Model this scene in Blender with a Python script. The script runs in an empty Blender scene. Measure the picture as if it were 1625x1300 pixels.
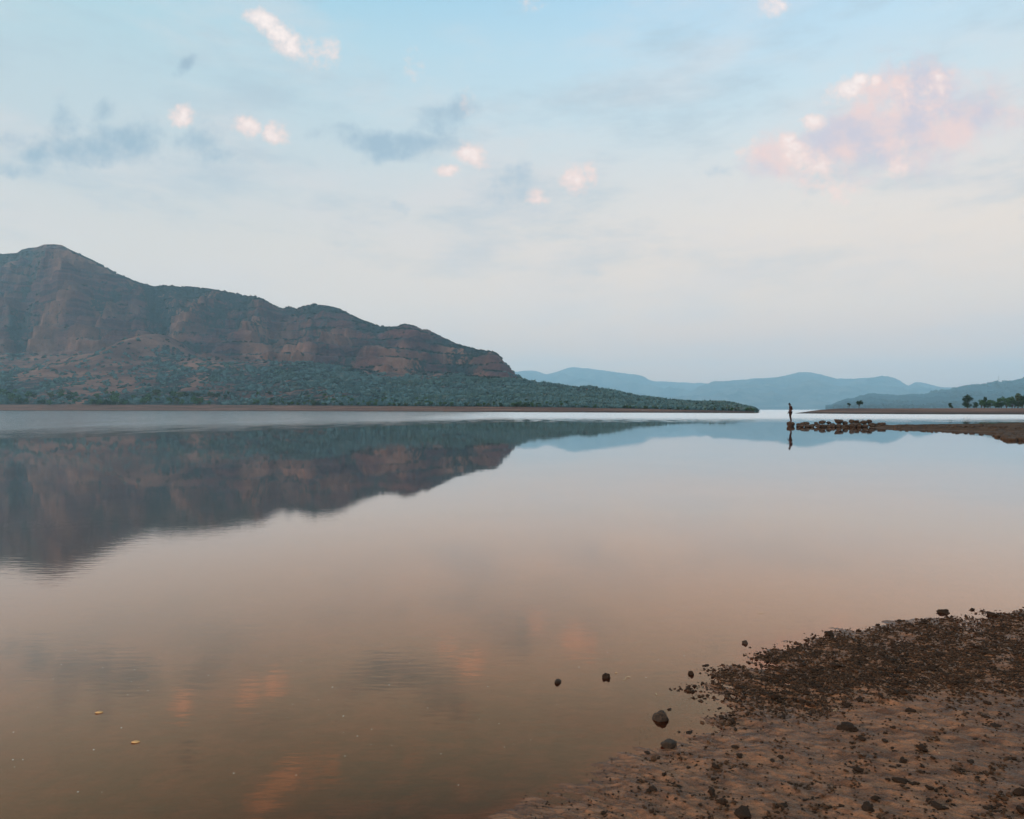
import bpy, bmesh, math, random
import numpy as np
from math import radians, sin, cos, pi
from mathutils import Vector, Matrix

S = bpy.context.scene
C = S.collection

# ------------------------------------------------------------------ camera, world, sun, exposure
F = 1083.0                 # focal length in photograph pixels (24 mm on a 36 mm frame, 1625 px wide)
PX0, PY0 = 812.5, 650.5    # optical centre / horizon row
CAMH = 1.45
cam = bpy.data.cameras.new('camera')
cam.sensor_width = 36.0
cam.lens = 36.0 * F / 1625.0
cam.clip_start = 0.05
cam.clip_end = 60000
camo = bpy.data.objects.new('camera', cam)
C.objects.link(camo)
camo.location = (0, 0, CAMH)
camo.rotation_euler = (pi / 2, 0, 0)
S.camera = camo

SUN_ELEV, SUN_AZ = radians(12), radians(-98)     # azimuth from +Y towards +X
sun = bpy.data.lights.new('sun', 'SUN')
sun.energy = 2.6
sun.angle = radians(7)
sun.color = (1.0, 0.74, 0.56)
suno = bpy.data.objects.new('sun', sun)
C.objects.link(suno)
sdir = Vector((sin(SUN_AZ) * cos(SUN_ELEV), cos(SUN_AZ) * cos(SUN_ELEV), sin(SUN_ELEV)))
suno.rotation_euler = (-sdir).to_track_quat('-Z', 'Y').to_euler()

S.view_settings.view_transform = 'Standard'
S.view_settings.look = 'None'
S.view_settings.exposure = 0.0
S.view_settings.gamma = 1.0
S.render.engine = 'CYCLES'
cy = S.cycles
cy.use_adaptive_sampling = True
cy.adaptive_threshold = 0.012
cy.use_denoising = True
cy.max_bounces = 8
cy.volume_bounces = 1
cy.transparent_max_bounces = 8
cy.sample_clamp_indirect = 4.0


def s2l(r, g, b):
    def f(c):
        c /= 255.0
        return c / 12.92 if c <= 0.04045 else ((c + 0.055) / 1.055) ** 2.4
    return (f(r), f(g), f(b), 1.0)


HAZE_D = 1.15e-4
HAZE_COL = (0.52, 0.83, 1.0)
HAZE_TOP, HAZE_FAR = 900.0, 13200.0
HAZE_GLOW = (0.265, 0.445, 0.57)     # what a very long path through the haze adds up to


def above_haze(w, c):
    """colour the sky must have above the haze to be seen as c through it, at elevation tangent w"""
    L = min(HAZE_FAR, HAZE_TOP / max(w, 1e-4)) * math.sqrt(1 + w * w)
    T = math.exp(-HAZE_D * L)
    return tuple(max((a - h * (1 - T)) / T, 0.02) for a, h in zip(c[:3], HAZE_GLOW)) + (1.0,)


class NT:
    """small node-building helper"""
    def __init__(self, tree):
        self.t = tree
        tree.nodes.clear()

    def n(self, kind, **kw):
        nd = self.t.nodes.new(kind)
        for k, v in kw.items():
            setattr(nd, k, v)
        return nd

    def link(self, a, b):
        self.t.links.new(a, b)

    def put(self, sock, v):
        if isinstance(v, bpy.types.NodeSocket):
            self.t.links.new(v, sock)
        elif v is not None:
            sock.default_value = v

    def math(self, op, a, b=None, c=None, clamp=False):
        nd = self.n('ShaderNodeMath', operation=op, use_clamp=clamp)
        self.put(nd.inputs[0], a)
        if b is not None: self.put(nd.inputs[1], b)
        if c is not None: self.put(nd.inputs[2], c)
        return nd.outputs[0]

    def vmath(self, op, a, b=None, scale=None):
        nd = self.n('ShaderNodeVectorMath', operation=op)
        self.put(nd.inputs[0], a)
        if b is not None: self.put(nd.inputs[1], b)
        if scale is not None: self.put(nd.inputs['Scale'], scale)
        return nd.outputs['Value'] if op in ('LENGTH', 'DOT_PRODUCT', 'DISTANCE') else nd.outputs[0]

    def smooth(self, v, a, b, lo=0.0, hi=1.0):
        nd = self.n('ShaderNodeMapRange', interpolation_type='SMOOTHSTEP')
        self.put(nd.inputs['Value'], v)
        self.put(nd.inputs['From Min'], a); self.put(nd.inputs['From Max'], b)
        self.put(nd.inputs['To Min'], lo); self.put(nd.inputs['To Max'], hi)
        return nd.outputs[0]

    def noise(self, vec, scale, detail=4, rough=0.55, dist=0.0, color=False):
        nd = self.n('ShaderNodeTexNoise')
        self.put(nd.inputs['Vector'], vec)
        self.put(nd.inputs['Scale'], scale); self.put(nd.inputs['Detail'], detail)
        self.put(nd.inputs['Roughness'], rough); self.put(nd.inputs['Distortion'], dist)
        return nd.outputs['Color'] if color else nd.outputs['Fac']

    def mix(self, fac, a, b, blend='MIX'):
        nd = self.n('ShaderNodeMix', data_type='RGBA', blend_type=blend)
        self.put(nd.inputs[0], fac); self.put(nd.inputs[6], a); self.put(nd.inputs[7], b)
        return nd.outputs[2]

    def ramp(self, fac, stops):
        nd = self.n('ShaderNodeValToRGB')
        e = nd.color_ramp.elements
        while len(e) < len(stops): e.new(0.5)
        for el, (p, c) in zip(e, stops):
            el.position = p; el.color = c
        self.put(nd.inputs[0], fac)
        return nd.outputs[0]

    def mapping(self, vec, loc=(0, 0, 0), rot=(0, 0, 0), scale=(1, 1, 1), kind='POINT'):
        nd = self.n('ShaderNodeMapping', vector_type=kind)
        self.put(nd.inputs['Vector'], vec)
        nd.inputs['Location'].default_value = loc
        nd.inputs['Rotation'].default_value = rot
        nd.inputs['Scale'].default_value = scale
        return nd.outputs[0]


def build_world():
    w = bpy.data.worlds.new('World')
    S.world = w
    w.use_nodes = True
    w.cycles.sampling_method = 'MANUAL'
    w.cycles.sample_map_resolution = 512
    g = NT(w.node_tree)
    out = g.n('ShaderNodeOutputWorld')
    bg = g.n('ShaderNodeBackground')
    sky = g.n('ShaderNodeTexSky', sky_type='NISHITA')
    sky.sun_disc = False
    sky.sun_elevation = SUN_ELEV
    sky.sun_rotation = SUN_AZ % (2 * pi)
    sky.dust_density = 2.0
    tc = g.n('ShaderNodeTexCoord')
    d = tc.outputs['Generated']
    sp = g.n('ShaderNodeSeparateXYZ'); g.link(d, sp.inputs[0])
    x, y, z = sp.outputs
    hor = g.math('SQRT', g.math('ADD', g.math('MULTIPLY', x, x), g.math('MULTIPLY', y, y)))
    w_ = g.math('DIVIDE', z, g.math('MAXIMUM', hor, 0.001))      # tangent of the elevation
    ys = g.math('MAXIMUM', y, 0.02)
    u = g.math('DIVIDE', x, ys)
    v = g.math('DIVIDE', z, ys)
    f = g.math('DIVIDE', w_, 1.2, clamp=True)
    def st(lst): return [(a / 1.2, above_haze(a, s2l(*c))) for a, c in lst]
    left = g.ramp(f, st([(0, (176, 186, 192)), (.03, (179, 188, 194)), (.06, (184, 192, 197)), (.09, (190, 196, 201)), (.14, (203, 206, 209)), (.23, (206, 210, 212)),
                         (.32, (194, 209, 217)), (.42, (189, 211, 221)), (.52, (178, 212, 225)), (.62, (152, 206, 228)),
                         (.85, (140, 196, 222)), (1.2, (150, 196, 222))]))
    right = g.ramp(f, st([(0, (179, 186, 194)), (.03, (182, 188, 196)), (.06, (187, 192, 199)), (.09, (194, 196, 201)), (.14, (211, 208, 207)), (.23, (227, 219, 213)),
                          (.32, (222, 222, 222)), (.42, (204, 224, 234)), (.52, (192, 222, 240)), (.62, (178, 215, 240)),
                          (.85, (160, 205, 235)), (1.2, (165, 205, 230))]))
    grad = g.mix(g.smooth(u, -0.75, 0.55), left, right)
    wisp = g.noise(g.mapping(d, scale=(3.0, 3.0, 9.0)), 1.6, 5, 0.55)
    grad = g.mix(g.smooth(wisp, 0.42, 0.72, 0.0, 0.40), grad, above_haze(.4, s2l(222, 218, 220)))
    veil = g.noise(g.mapping(d, scale=(5.0, 5.0, 16.0)), 1.0, 6, 0.62)
    grad = g.mix(g.math('MULTIPLY', g.smooth(veil, 0.46, 0.72, 0.0, 0.50), g.smooth(w_, .10, .30)), grad, s2l(182, 199, 212))
    # --- clouds, placed by direction
    comb = g.n('ShaderNodeCombineXYZ'); g.link(u, comb.inputs[0]); g.link(v, comb.inputs[1])
    P = comb.outputs[0]
    n1 = g.noise(P, 26.0, 5, 0.6, color=True)
    off = g.vmath('SCALE', g.vmath('SUBTRACT', n1, (0.5, 0.5, 0.5)), scale=0.022)
    n0 = g.noise(P, 9.0, 2, 0.5, color=True)
    off2 = g.vmath('SCALE', g.vmath('SUBTRACT', n0, (0.5, 0.5, 0.5)), scale=0.022)
    Pd = g.vmath('ADD', g.vmath('ADD', P, off), off2)
    puff = g.noise(P, 60.0, 6, 0.62)
    soft = g.noise(P, 22.0, 5, 0.58)
    def field(blobs):
        acc = None
        for (px, py, rx, ry, rot, op) in blobs:
            m = g.mapping(Pd, loc=((px - PX0) / F, (PY0 - py) / F, 0), rot=(0, 0, radians(-rot)),
                          scale=(rx * 1.55 / F, ry * 1.55 / F, 1), kind='TEXTURE')
            b = g.smooth(g.vmath('LENGTH', m), 0.1, 1.25, op, 0.0)
            acc = b if acc is None else g.math('MAXIMUM', acc, b)
        return acc
    lit = [(420, 40, 34, 17, 40, 1), (448, 64, 36, 19, 35, 1), (500, 88, 46, 24, 15, .55), (522, 80, 22, 18, 0, .7),
           (289, 180, 20, 15, 0, .95), (394, 200, 21, 16, 30, 1), (436, 214, 22, 16, 25, .95), (708, 269, 20, 11, 0, .9),
           (748, 246, 25, 19, 20, .95), (912, 284, 24, 21, 0, .9), (937, 274, 12, 18, 0, .8), (854, 312, 17, 12, 0, .85),
           (742, 162, 14, 26, 0, .5), (655, 102, 20, 34, 0, .45), (1225, 8, 26, 18, 0, .8), (1348, 140, 38, 18, -20, .95),
           (1366, 128, 18, 14, 0, 1), (1391, 129, 11, 10, 0, .9), (1290, 193, 16, 14, 0, 1), (1264, 240, 28, 22, 30, .95),
           (1292, 262, 36, 20, 20, .85), (1252, 224, 15, 13, 0, .95), (1425, 268, 18, 18, 0, .85), (1332, 303, 40, 20, 0, .62),
           (1492, 134, 26, 24, 0, .74), (1445, 150, 62, 40, 0, .56), (1185, 237, 26, 24, 0, .55), (840, 10, 24, 16, 0, .5), (1470, 165, 60, 34, 0, .5), (1405, 235, 60, 22, -10, .5), (1300, 285, 60, 26, 0, .55), (470, 75, 60, 22, 25, .6)]
    dark = [(120, 236, 110, 28, 5, .95), (200, 215, 56, 36, 0, .9), (105, 195, 26, 30, 0, .75), (172, 176, 30, 20, 0, .85),
            (65, 242, 46, 24, 0, .9), (30, 272, 60, 14, 8, .6), (315, 225, 40, 36, 0, .8), (345, 240, 40, 14, 10, .7),
            (620, 224, 112, 20, 3, 1), (645, 238, 60, 18, -5, .95), (705, 186, 56, 30, -15, .8), (560, 208, 46, 11, 5, .7),
            (295, 103, 24, 9, -40, .7), (820, 290, 50, 36, 20, .55), (470, 155, 26, 24, 0, .4), (1130, 270, 50, 16, 0, .45),
            (1250, 332, 44, 15, 0, .45), (250, 322, 70, 18, 0, .35), (640, 326, 18, 14, 0, .5), (935, 436, 26, 9, 0, .4)]
    mauve = [(1440, 205, 150, 62, -12, .95), (1350, 210, 80, 42, -25, 1), (1225, 250, 46, 36, 0, .8), (1530, 190, 90, 34, -5, .7),
             (1390, 270, 110, 30, -5, .5), (1600, 188, 70, 26, -8, .6), (1460, 150, 90, 60, 0, .8)]
    fl = g.math('ADD', field(lit), g.math('MULTIPLY', g.math('SUBTRACT', puff, .5), 1.25))
    fd = g.math('ADD', field(dark), g.math('MULTIPLY', g.math('SUBTRACT', soft, .5), 1.7))
    fm = g.math('ADD', field(mauve), g.math('MULTIPLY', g.math('SUBTRACT', soft, .5), 1.3))
    col = g.mix(g.smooth(fm, 0.16, 0.95, 0, 0.95), grad, g.mix(g.smooth(g.noise(P, 14, 4), .35, .65), above_haze(.42, s2l(207, 204, 217)), above_haze(.42, s2l(238, 214, 212))))
    col = g.mix(g.smooth(fd, 0.28, 1.15, 0, .92), col, g.mix(g.smooth(u, -0.7, 0.3), s2l(160, 185, 203), s2l(172, 195, 213)))
    col = g.mix(g.smooth(fl, 0.24, 1.16, 0, .95), col, g.mix(g.math('MULTIPLY', g.smooth(g.math('ADD', fl, g.math('MULTIPLY', v, .8)), .95, 1.55), .9), above_haze(.4, s2l(250, 223, 216)), above_haze(.45, s2l(253, 243, 240))))
    scaled = g.mix(1.0, sky.outputs[0], (0.10, 0.10, 0.10, 1), 'MULTIPLY')
    # high overhead (out of frame) brightness is added as fill; near the horizon the layered haze gradient rules
    final = g.mix(0.06, col, scaled)
    # fill added to the sky behind the camera and overhead, brightening haze and ground
    back_fill = g.math('MULTIPLY', g.smooth(y, 0.15, -0.55), g.smooth(z, -0.1, 0.25))
    final = g.mix(back_fill, final, g.mix(1.0, final, (2.3, 2.05, 1.85, 1), 'MULTIPLY'))
    final = g.mix(g.smooth(w_, 0.66, 1.3), final, g.mix(1.0, final, (1.5, 1.5, 1.5, 1), 'MULTIPLY'))
    g.link(final, bg.inputs['Color'])
    bg.inputs['Strength'].default_value = 1.0
    g.link(bg.outputs[0], out.inputs['Surface'])


build_world()

# ------------------------------------------------------------------ helpers
rng = np.random.default_rng(7)
random.seed(7)


def tag(o, label=None, cat=None, group=None, kind=None):
    if label: o['label'] = label
    if cat: o['category'] = cat
    if group: o['group'] = group
    if kind: o['kind'] = kind
    return o


def link(o, parent=None):
    C.objects.link(o)
    if parent is not None: o.parent = parent
    return o


def mesh_np(name, verts, faces, mat, smooth=True, parent=None, attrs=None, loc=None):
    """verts (n,3), faces (m,k) -> linked object"""
    verts = np.asarray(verts, np.float32); faces = np.asarray(faces, np.int32)
    me = bpy.data.meshes.new(name)
    k = faces.shape[1]; m = faces.shape[0]
    me.vertices.add(len(verts)); me.vertices.foreach_set('co', verts.ravel())
    me.loops.add(m * k); me.loops.foreach_set('vertex_index', faces.ravel())
    me.polygons.add(m)
    me.polygons.foreach_set('loop_start', np.arange(0, m * k, k, dtype=np.int32))
    me.update(calc_edges=True)
    me.polygons.foreach_set('use_smooth', np.full(m, smooth, dtype=bool))
    for an, av in (attrs or {}).items():
        a = me.attributes.new(an, 'FLOAT', 'POINT')
        a.data.foreach_set('value', np.asarray(av, np.float32).ravel())
    me.materials.append(mat)
    me.update()
    o = bpy.data.objects.new(name, me)
    if loc is not None: o.location = loc
    return link(o, parent)


def grid_faces(nr, nc):
    i = np.arange(nr * nc).reshape(nr, nc)
    return np.stack([i[:-1, :-1].ravel(), i[:-1, 1:].ravel(), i[1:, 1:].ravel(), i[1:, :-1].ravel()], 1)


_perm = rng.permutation(256)
_perm = np.concatenate([_perm, _perm, _perm])
_g3 = rng.normal(size=(256, 3)); _g3 /= np.linalg.norm(_g3, axis=1)[:, None]


def perlin(x, y, z=0.0):
    x, y, z = np.broadcast_arrays(np.asarray(x, float), np.asarray(y, float), np.asarray(z, float))
    xi, yi, zi = np.floor(x).astype(int), np.floor(y).astype(int), np.floor(z).astype(int)
    xf, yf, zf = x - xi, y - yi, z - zi
    xi &= 255; yi &= 255; zi &= 255
    fu = lambda t: t * t * t * (t * (t * 6 - 15) + 10)
    uu, vv, ww = fu(xf), fu(yf), fu(zf)
    r = 0
    for dx in (0, 1):
        for dy in (0, 1):
            for dz in (0, 1):
                h = _perm[_perm[_perm[xi + dx] + yi + dy] + zi + dz]
                gg = _g3[h]
                val = gg[..., 0] * (xf - dx) + gg[..., 1] * (yf - dy) + gg[..., 2] * (zf - dz)
                r = r + val * (uu if dx else 1 - uu) * (vv if dy else 1 - vv) * (ww if dz else 1 - ww)
    return r * 1.6


def fbm(x, y, z=0.0, octv=5, gain=0.5, ridged=False):
    t, a, fr = 0.0, 1.0, 1.0
    for i in range(octv):
        p = perlin(x * fr + 17.3 * i, y * fr - 9.1 * i, np.asarray(z) * fr)
        t = t + a * ((1 - 2 * np.abs(p)) if ridged else p)
        a *= gain; fr *= 2.03
    return t


def sst(x, a, b):
    t = np.clip((np.asarray(x, float) - a) / (b - a), 0, 1)
    return t * t * (3 - 2 * t)


def at(px, py, d):
    """the world point d metres down the lake that the photograph shows at (px, py)"""
    return Vector(((px - PX0) / F * d, d, CAMH + (PY0 - py) / F * d))


def water_d(py):
    return CAMH * F / (py - PY0)


# ------------------------------------------------------------------ materials
def new_mat(name):
    m = bpy.data.materials.new(name); m.use_nodes = True
    g = NT(m.node_tree)
    return m, g


def principled(g, color, rough=0.9, spec=0.3, normal=None):
    out = g.n('ShaderNodeOutputMaterial'); b = g.n('ShaderNodeBsdfPrincipled')
    g.put(b.inputs['Base Color'], color); g.put(b.inputs['Roughness'], rough)
    g.put(b.inputs['Specular IOR Level'], spec)
    if normal is not None: g.link(normal, b.inputs['Normal'])
    g.link(b.outputs[0], out.inputs[0])
    return b


def bump(g, h, strength=0.5, dist=0.1):
    nd = g.n('ShaderNodeBump'); g.put(nd.inputs['Height'], h)
    g.put(nd.inputs['Strength'], strength); g.put(nd.inputs['Distance'], dist)
    return nd.outputs[0]


def attr(g, name):
    return g.n('ShaderNodeAttribute', attribute_name=name).outputs['Fac']


def mat_hill():
    m, g = new_mat('dry_hillside')
    geo = g.n('ShaderNodeNewGeometry'); P = geo.outputs['Position']
    sp = g.n('ShaderNodeSeparateXYZ'); g.link(P, sp.inputs[0]); z = sp.outputs[2]
    veg = attr(g, 'veg'); bank = attr(g, 'bank'); rock = attr(g, 'rock')
    n1 = g.noise(P, 0.012, 6, 0.62); n2 = g.noise(P, 0.06, 6, 0.65); n3 = g.noise(P, 0.22, 4, 0.6)
    dirt = g.mix(g.smooth(n1, .35, .65), (0.062, 0.031, 0.029, 1), (0.185, 0.094, 0.070, 1))
    dirt = g.mix(g.smooth(n2, .4, .7, 0, .55), dirt, (0.060, 0.038, 0.036, 1))
    # basalt strata: bands in height, bent by noise
    wv = g.math('ADD', g.math('MULTIPLY', z, 0.045), g.math('MULTIPLY', n1, 2.2))
    band = g.noise(g.n('ShaderNodeCombineXYZ').outputs[0], 1.0)
    cmb = g.n('ShaderNodeCombineXYZ'); g.link(wv, cmb.inputs[2])
    band = g.noise(cmb.outputs[0], 1.0, 5, 0.75)
    stone = g.mix(g.smooth(band, .38, .62), (0.013, 0.011, 0.020, 1), (0.088, 0.040, 0.041, 1))
    base = g.mix(rock, dirt, stone)
    scrub = g.mix(g.smooth(n3, .35, .7), (0.008, 0.016, 0.022, 1), (0.024, 0.036, 0.036, 1))
    vm = g.math('ADD', veg, g.math('MULTIPLY', g.math('SUBTRACT', n2, 0.5), 1.5))
    vm = g.math('ADD', vm, g.math('MULTIPLY', g.math('SUBTRACT', n3, 0.5), 1.0))
    vm = g.math('ADD', vm, g.math('MULTIPLY', g.math('SUBTRACT', .5, band), g.math('MULTIPLY', rock, 1.3)))
    col = g.mix(g.smooth(vm, .40, .50), base, scrub)
    bn = g.noise(g.mapping(P, scale=(0.02, 0.02, 1.6)), 1.0, 5, 0.65)
    bcol = g.mix(g.smooth(bn, .35, .65), (0.070, 0.036, 0.028, 1), (0.155, 0.082, 0.060, 1))
    bcol = g.mix(g.smooth(z, 0.15, 0.9), (0.035, 0.026, 0.022, 1), bcol)
    col = g.mix(bank, col, bcol)
    nrm = bump(g, g.math('ADD', g.math('MULTIPLY', n2, 1.0), g.math('MULTIPLY', n3, 0.4)), 0.8, 9.0)
    principled(g, col, 0.95, 0.1, nrm)
    return m


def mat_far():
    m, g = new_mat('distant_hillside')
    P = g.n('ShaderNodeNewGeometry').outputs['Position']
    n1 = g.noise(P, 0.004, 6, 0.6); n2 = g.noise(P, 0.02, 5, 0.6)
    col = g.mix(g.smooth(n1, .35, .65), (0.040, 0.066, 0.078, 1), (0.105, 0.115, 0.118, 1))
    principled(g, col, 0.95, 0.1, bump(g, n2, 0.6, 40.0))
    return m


def mat_foliage(name, a, b, dry=None):
    m, g = new_mat(name)
    geo = g.n('ShaderNodeNewGeometry')
    oi = g.n('ShaderNodeObjectInfo')
    r = geo.outputs['Random Per Island']
    col = g.mix(r, a, b)
    if dry: col = g.mix(g.smooth(oi.outputs['Random'], .55, 1.0, 0, .85), col, dry)
    out = g.n('ShaderNodeOutputMaterial')
    d = g.n('ShaderNodeBsdfDiffuse'); t = g.n('ShaderNodeBsdfTranslucent')
    g.link(col, d.inputs[0]); g.link(col, t.inputs[0])
    mx = g.n('ShaderNodeMixShader'); mx.inputs[0].default_value = 0.22
    g.link(d.outputs[0], mx.inputs[1]); g.link(t.outputs[0], mx.inputs[2])
    g.link(mx.outputs[0], out.inputs[0])
    return m


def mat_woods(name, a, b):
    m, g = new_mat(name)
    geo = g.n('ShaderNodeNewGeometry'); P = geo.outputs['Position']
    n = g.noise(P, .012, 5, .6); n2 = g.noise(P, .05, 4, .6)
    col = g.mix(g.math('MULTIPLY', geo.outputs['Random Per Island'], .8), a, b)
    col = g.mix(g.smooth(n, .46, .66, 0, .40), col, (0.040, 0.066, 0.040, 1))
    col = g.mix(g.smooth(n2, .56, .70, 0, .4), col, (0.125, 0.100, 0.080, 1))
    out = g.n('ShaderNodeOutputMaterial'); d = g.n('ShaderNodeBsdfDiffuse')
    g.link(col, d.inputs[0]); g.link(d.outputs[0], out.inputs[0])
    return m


def mat_simple(name, c0, c1, scale, rough=0.85, spec=0.3, bmp=None, island=False):
    m, g = new_mat(name)
    geo = g.n('ShaderNodeNewGeometry')
    tc = g.n('ShaderNodeTexCoord'); P = tc.outputs['Object']
    n = g.noise(P, scale, 5, 0.6)
    fac = g.smooth(n, .3, .7)
    if island: fac = g.math('ADD', g.math('MULTIPLY', fac, .4), g.math('MULTIPLY', geo.outputs['Random Per Island'], .6))
    nrm = bump(g, g.noise(P, scale * 3, 6, 0.65), bmp[0], bmp[1]) if bmp else None
    principled(g, g.mix(fac, c0, c1), rough, spec, nrm)
    return m


def mat_mud():
    m, g = new_mat('wet_mud')
    P = g.n('ShaderNodeNewGeometry').outputs['Position']
    sp = g.n('ShaderNodeSeparateXYZ'); g.link(P, sp.inputs[0]); z = sp.outputs[2]
    st = g.mapping(P, rot=(0, 0, radians(36)), scale=(8.0, 30.0, 8.0))
    n1 = g.noise(st, 1.0, 6, 0.6, 0.4)
    n2 = g.noise(P, 7.0, 6, 0.65)
    n3 = g.noise(P, 70.0, 4, 0.6)
    n4 = g.noise(P, 1.7, 4, 0.55)
    col = g.mix(g.smooth(n1, .32, .68), (0.070, 0.027, 0.011, 1), (0.222, 0.094, 0.044, 1))
    col = g.mix(g.smooth(n2, .5, .72, 0, .75), col, (0.036, 0.019, 0.012, 1))
    col = g.mix(g.smooth(n4, .45, .7, 0, .45), col, (0.058, 0.032, 0.020, 1))
    col = g.mix(g.smooth(n3, .60, .70, 0, .7), col, (0.03, 0.021, 0.016, 1))
    # farther along the bank the mud gives way to rough brown earth
    far = g.smooth(sp.outputs[1], 9.0, 24.0)
    earth = g.mix(g.smooth(g.noise(P, 1.6, 5, .6), .3, .7), (0.020, 0.011, 0.006, 1), (0.072, 0.036, 0.018, 1))
    col = g.mix(far, col, earth)
    # under water: dark brown silt
    bedc = g.mix(g.smooth(n2, .35, .7), (0.020, 0.009, 0.006, 1), (0.098, 0.042, 0.026, 1))
    bedc = g.mix(g.smooth(g.noise(P, 24.0, 4, .6), .58, .68, 0, .7), bedc, (0.025, 0.019, 0.015, 1))
    col = g.mix(g.smooth(z, -0.012, 0.006), bedc, col)
    h = g.math('ADD', g.math('MULTIPLY', n1, 0.8), g.math('ADD', g.math('MULTIPLY', n2, .8), g.math('MULTIPLY', n3, .16)))
    rough = g.math('MULTIPLY', g.smooth(n1, .3, .7, .30, .55), g.smooth(z, .0, .035, .45, 1.0))
    rough = g.math('ADD', rough, g.math('MULTIPLY', far, .35))
    principled(g, col, rough, g.math('SUBTRACT', .17, g.math('MULTIPLY', far, .12)), bump(g, h, 1.0, 0.034))
    return m


def mat_water():
    m, g = new_mat('lake_water')
    out = g.n('ShaderNodeOutputMaterial')
    P = g.n('ShaderNodeNewGeometry').outputs['Position']
    sp = g.n('ShaderNodeSeparateXYZ'); g.link(P, sp.inputs[0]); x, y, z = sp.outputs
    # the breeze reaches only the open lake: beyond this line the surface is ruffled
    wob = g.math('MULTIPLY', g.math('SUBTRACT', g.noise(P, 0.09, 3, .5), .5), 12.0)
    edge = g.math('ADD', g.math('MULTIPLY', g.math('MINIMUM', g.math('ADD', x, 1.0), 0.0), 1.85), 78.0)
    rel = g.math('ADD', g.math('SUBTRACT', y, edge), wob)
    ruff = g.smooth(rel, -4.0, 5.0)
    far = g.smooth(rel, 2.0, 60.0)
    paws = g.noise(g.mapping(P, scale=(.75, .16, 1)), 1.0, 5, .62)
    paws = g.smooth(g.math('ADD', paws, g.smooth(rel, 0.0, 60.0, .0, .30)), .42, .62, .12, 1.0)
    ruff = g.math('MULTIPLY', ruff, paws)
    leftness = g.smooth(x, -4.0, -24.0)
    # ripple heights
    r1 = g.noise(g.mapping(P, scale=(1.0, 2.6, 1)), 2.6, 3, .55)
    r2 = g.noise(g.mapping(P, rot=(0, 0, radians(25)), scale=(0.35, 1.0, 1)), 1.1, 2, .5)
    r3 = g.noise(g.mapping(P, rot=(0, 0, radians(-18)), scale=(0.5, 2.0, 1)), 9.0, 3, .5)
    calm = g.smooth(g.noise(P, 0.05, 3, .5), .35, .65, .25, 1.0)
    near = g.smooth(y, 4.0, 14.0)
    h = g.math('ADD', g.math('MULTIPLY', r2, g.math('MULTIPLY', calm, .0016)),
               g.math('MULTIPLY', r3, g.math('MULTIPLY', g.math('SUBTRACT', 1.15, near), .0006)))
    h = g.math('ADD', h, g.math('MULTIPLY', r1, g.math('MULTIPLY', ruff, g.math('ADD', .010, g.math('MULTIPLY', leftness, .016)))))
    nrm = bump(g, h, 1.0, 1.0)
    lw = g.n('ShaderNodeLayerWeight'); lw.inputs['Blend'].default_value = 0.5
    fac = g.math('POWER', g.math('MULTIPLY', g.math('SUBTRACT', lw.outputs['Facing'], .40), 1 / .60, clamp=True), 1.15)
    gl = g.n('ShaderNodeBsdfGlossy')
    g.link(g.mix(g.smooth(fac, .15, 1.0), (0.97, 0.555, 0.315, 1), (0.97, 0.97, 0.97, 1)), gl.inputs['Color'])
    rgh = g.math('ADD', g.smooth(g.noise(g.mapping(P, scale=(.22, .09, 1)), 1.0, 4, .6), .35, .7, .010, .042), g.math('MULTIPLY', g.math('MULTIPLY', ruff, g.math('SUBTRACT', 1.0, g.math('MULTIPLY', leftness, .40))), g.math('ADD', .08, g.math('MULTIPLY', far, .12))))
    g.link(rgh, gl.inputs['Roughness'])
    g.link(nrm, gl.inputs['Normal'])
    tr = g.n('ShaderNodeBsdfTransparent'); tr.inputs[0].default_value = (0.92, 0.50, 0.38, 1)
    df = g.n('ShaderNodeBsdfDiffuse'); df.inputs[0].default_value = (0.034, 0.0135, 0.009, 1)
    body = g.n('ShaderNodeMixShader')
    g.link(g.smooth(g.noise(P, .5, 3), .3, .7, .12, .30), body.inputs[0])
    g.link(tr.outputs[0], body.inputs[1]); g.link(df.outputs[0], body.inputs[2])
    mx = g.n('ShaderNodeMixShader')
    g.link(fac, mx.inputs[0]); g.link(body.outputs[0], mx.inputs[1]); g.link(gl.outputs[0], mx.inputs[2])
    g.link(mx.outputs[0], out.inputs[0])
    return m


M_hill = mat_hill()
M_far = mat_far()
M_mud = mat_mud()
M_water = mat_water()
M_bed = mat_simple('lake_silt', (0.05, 0.036, 0.026, 1), (0.08, 0.056, 0.04, 1), 0.2)
M_gravel = mat_simple('wet_gravel', (0.004, 0.003, 0.002, 1), (0.066, 0.030, 0.014, 1), 40, 0.8, 0.10, (0.5, 0.004), island=True)
M_stone = mat_simple('dark_wet_stone', (0.008, 0.005, 0.003, 1), (0.036, 0.018, 0.010, 1), 30, 0.8, 0.08, (0.6, 0.004))
M_boulder = mat_simple('brown_boulder', (0.016, 0.011, 0.008, 1), (0.066, 0.036, 0.020, 1), 5, 0.85, 0.25, (0.7, 0.04))
M_bank = mat_simple('brown_bank_earth', (0.020, 0.011, 0.006, 1), (0.072, 0.036, 0.018, 1), 1.6, 0.9, 0.2, (0.9, 0.05))
M_leaf = mat_foliage('green_foliage', (0.024, 0.056, 0.026, 1), (0.070, 0.130, 0.052, 1), (0.060, 0.070, 0.036, 1))
M_leafdark = mat_foliage('dark_foliage', (0.010, 0.022, 0.012, 1), (0.032, 0.056, 0.022, 1))
M_scrub = mat_foliage('scrub_foliage', (0.008, 0.017, 0.020, 1), (0.026, 0.042, 0.036, 1))
M_woods_misty = mat_woods('mist_tinted_foliage', (0.052, 0.096, 0.104, 1), (0.072, 0.120, 0.122, 1))  # leaves paler and bluer: low mist at the mountain's foot put into the colour
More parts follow.
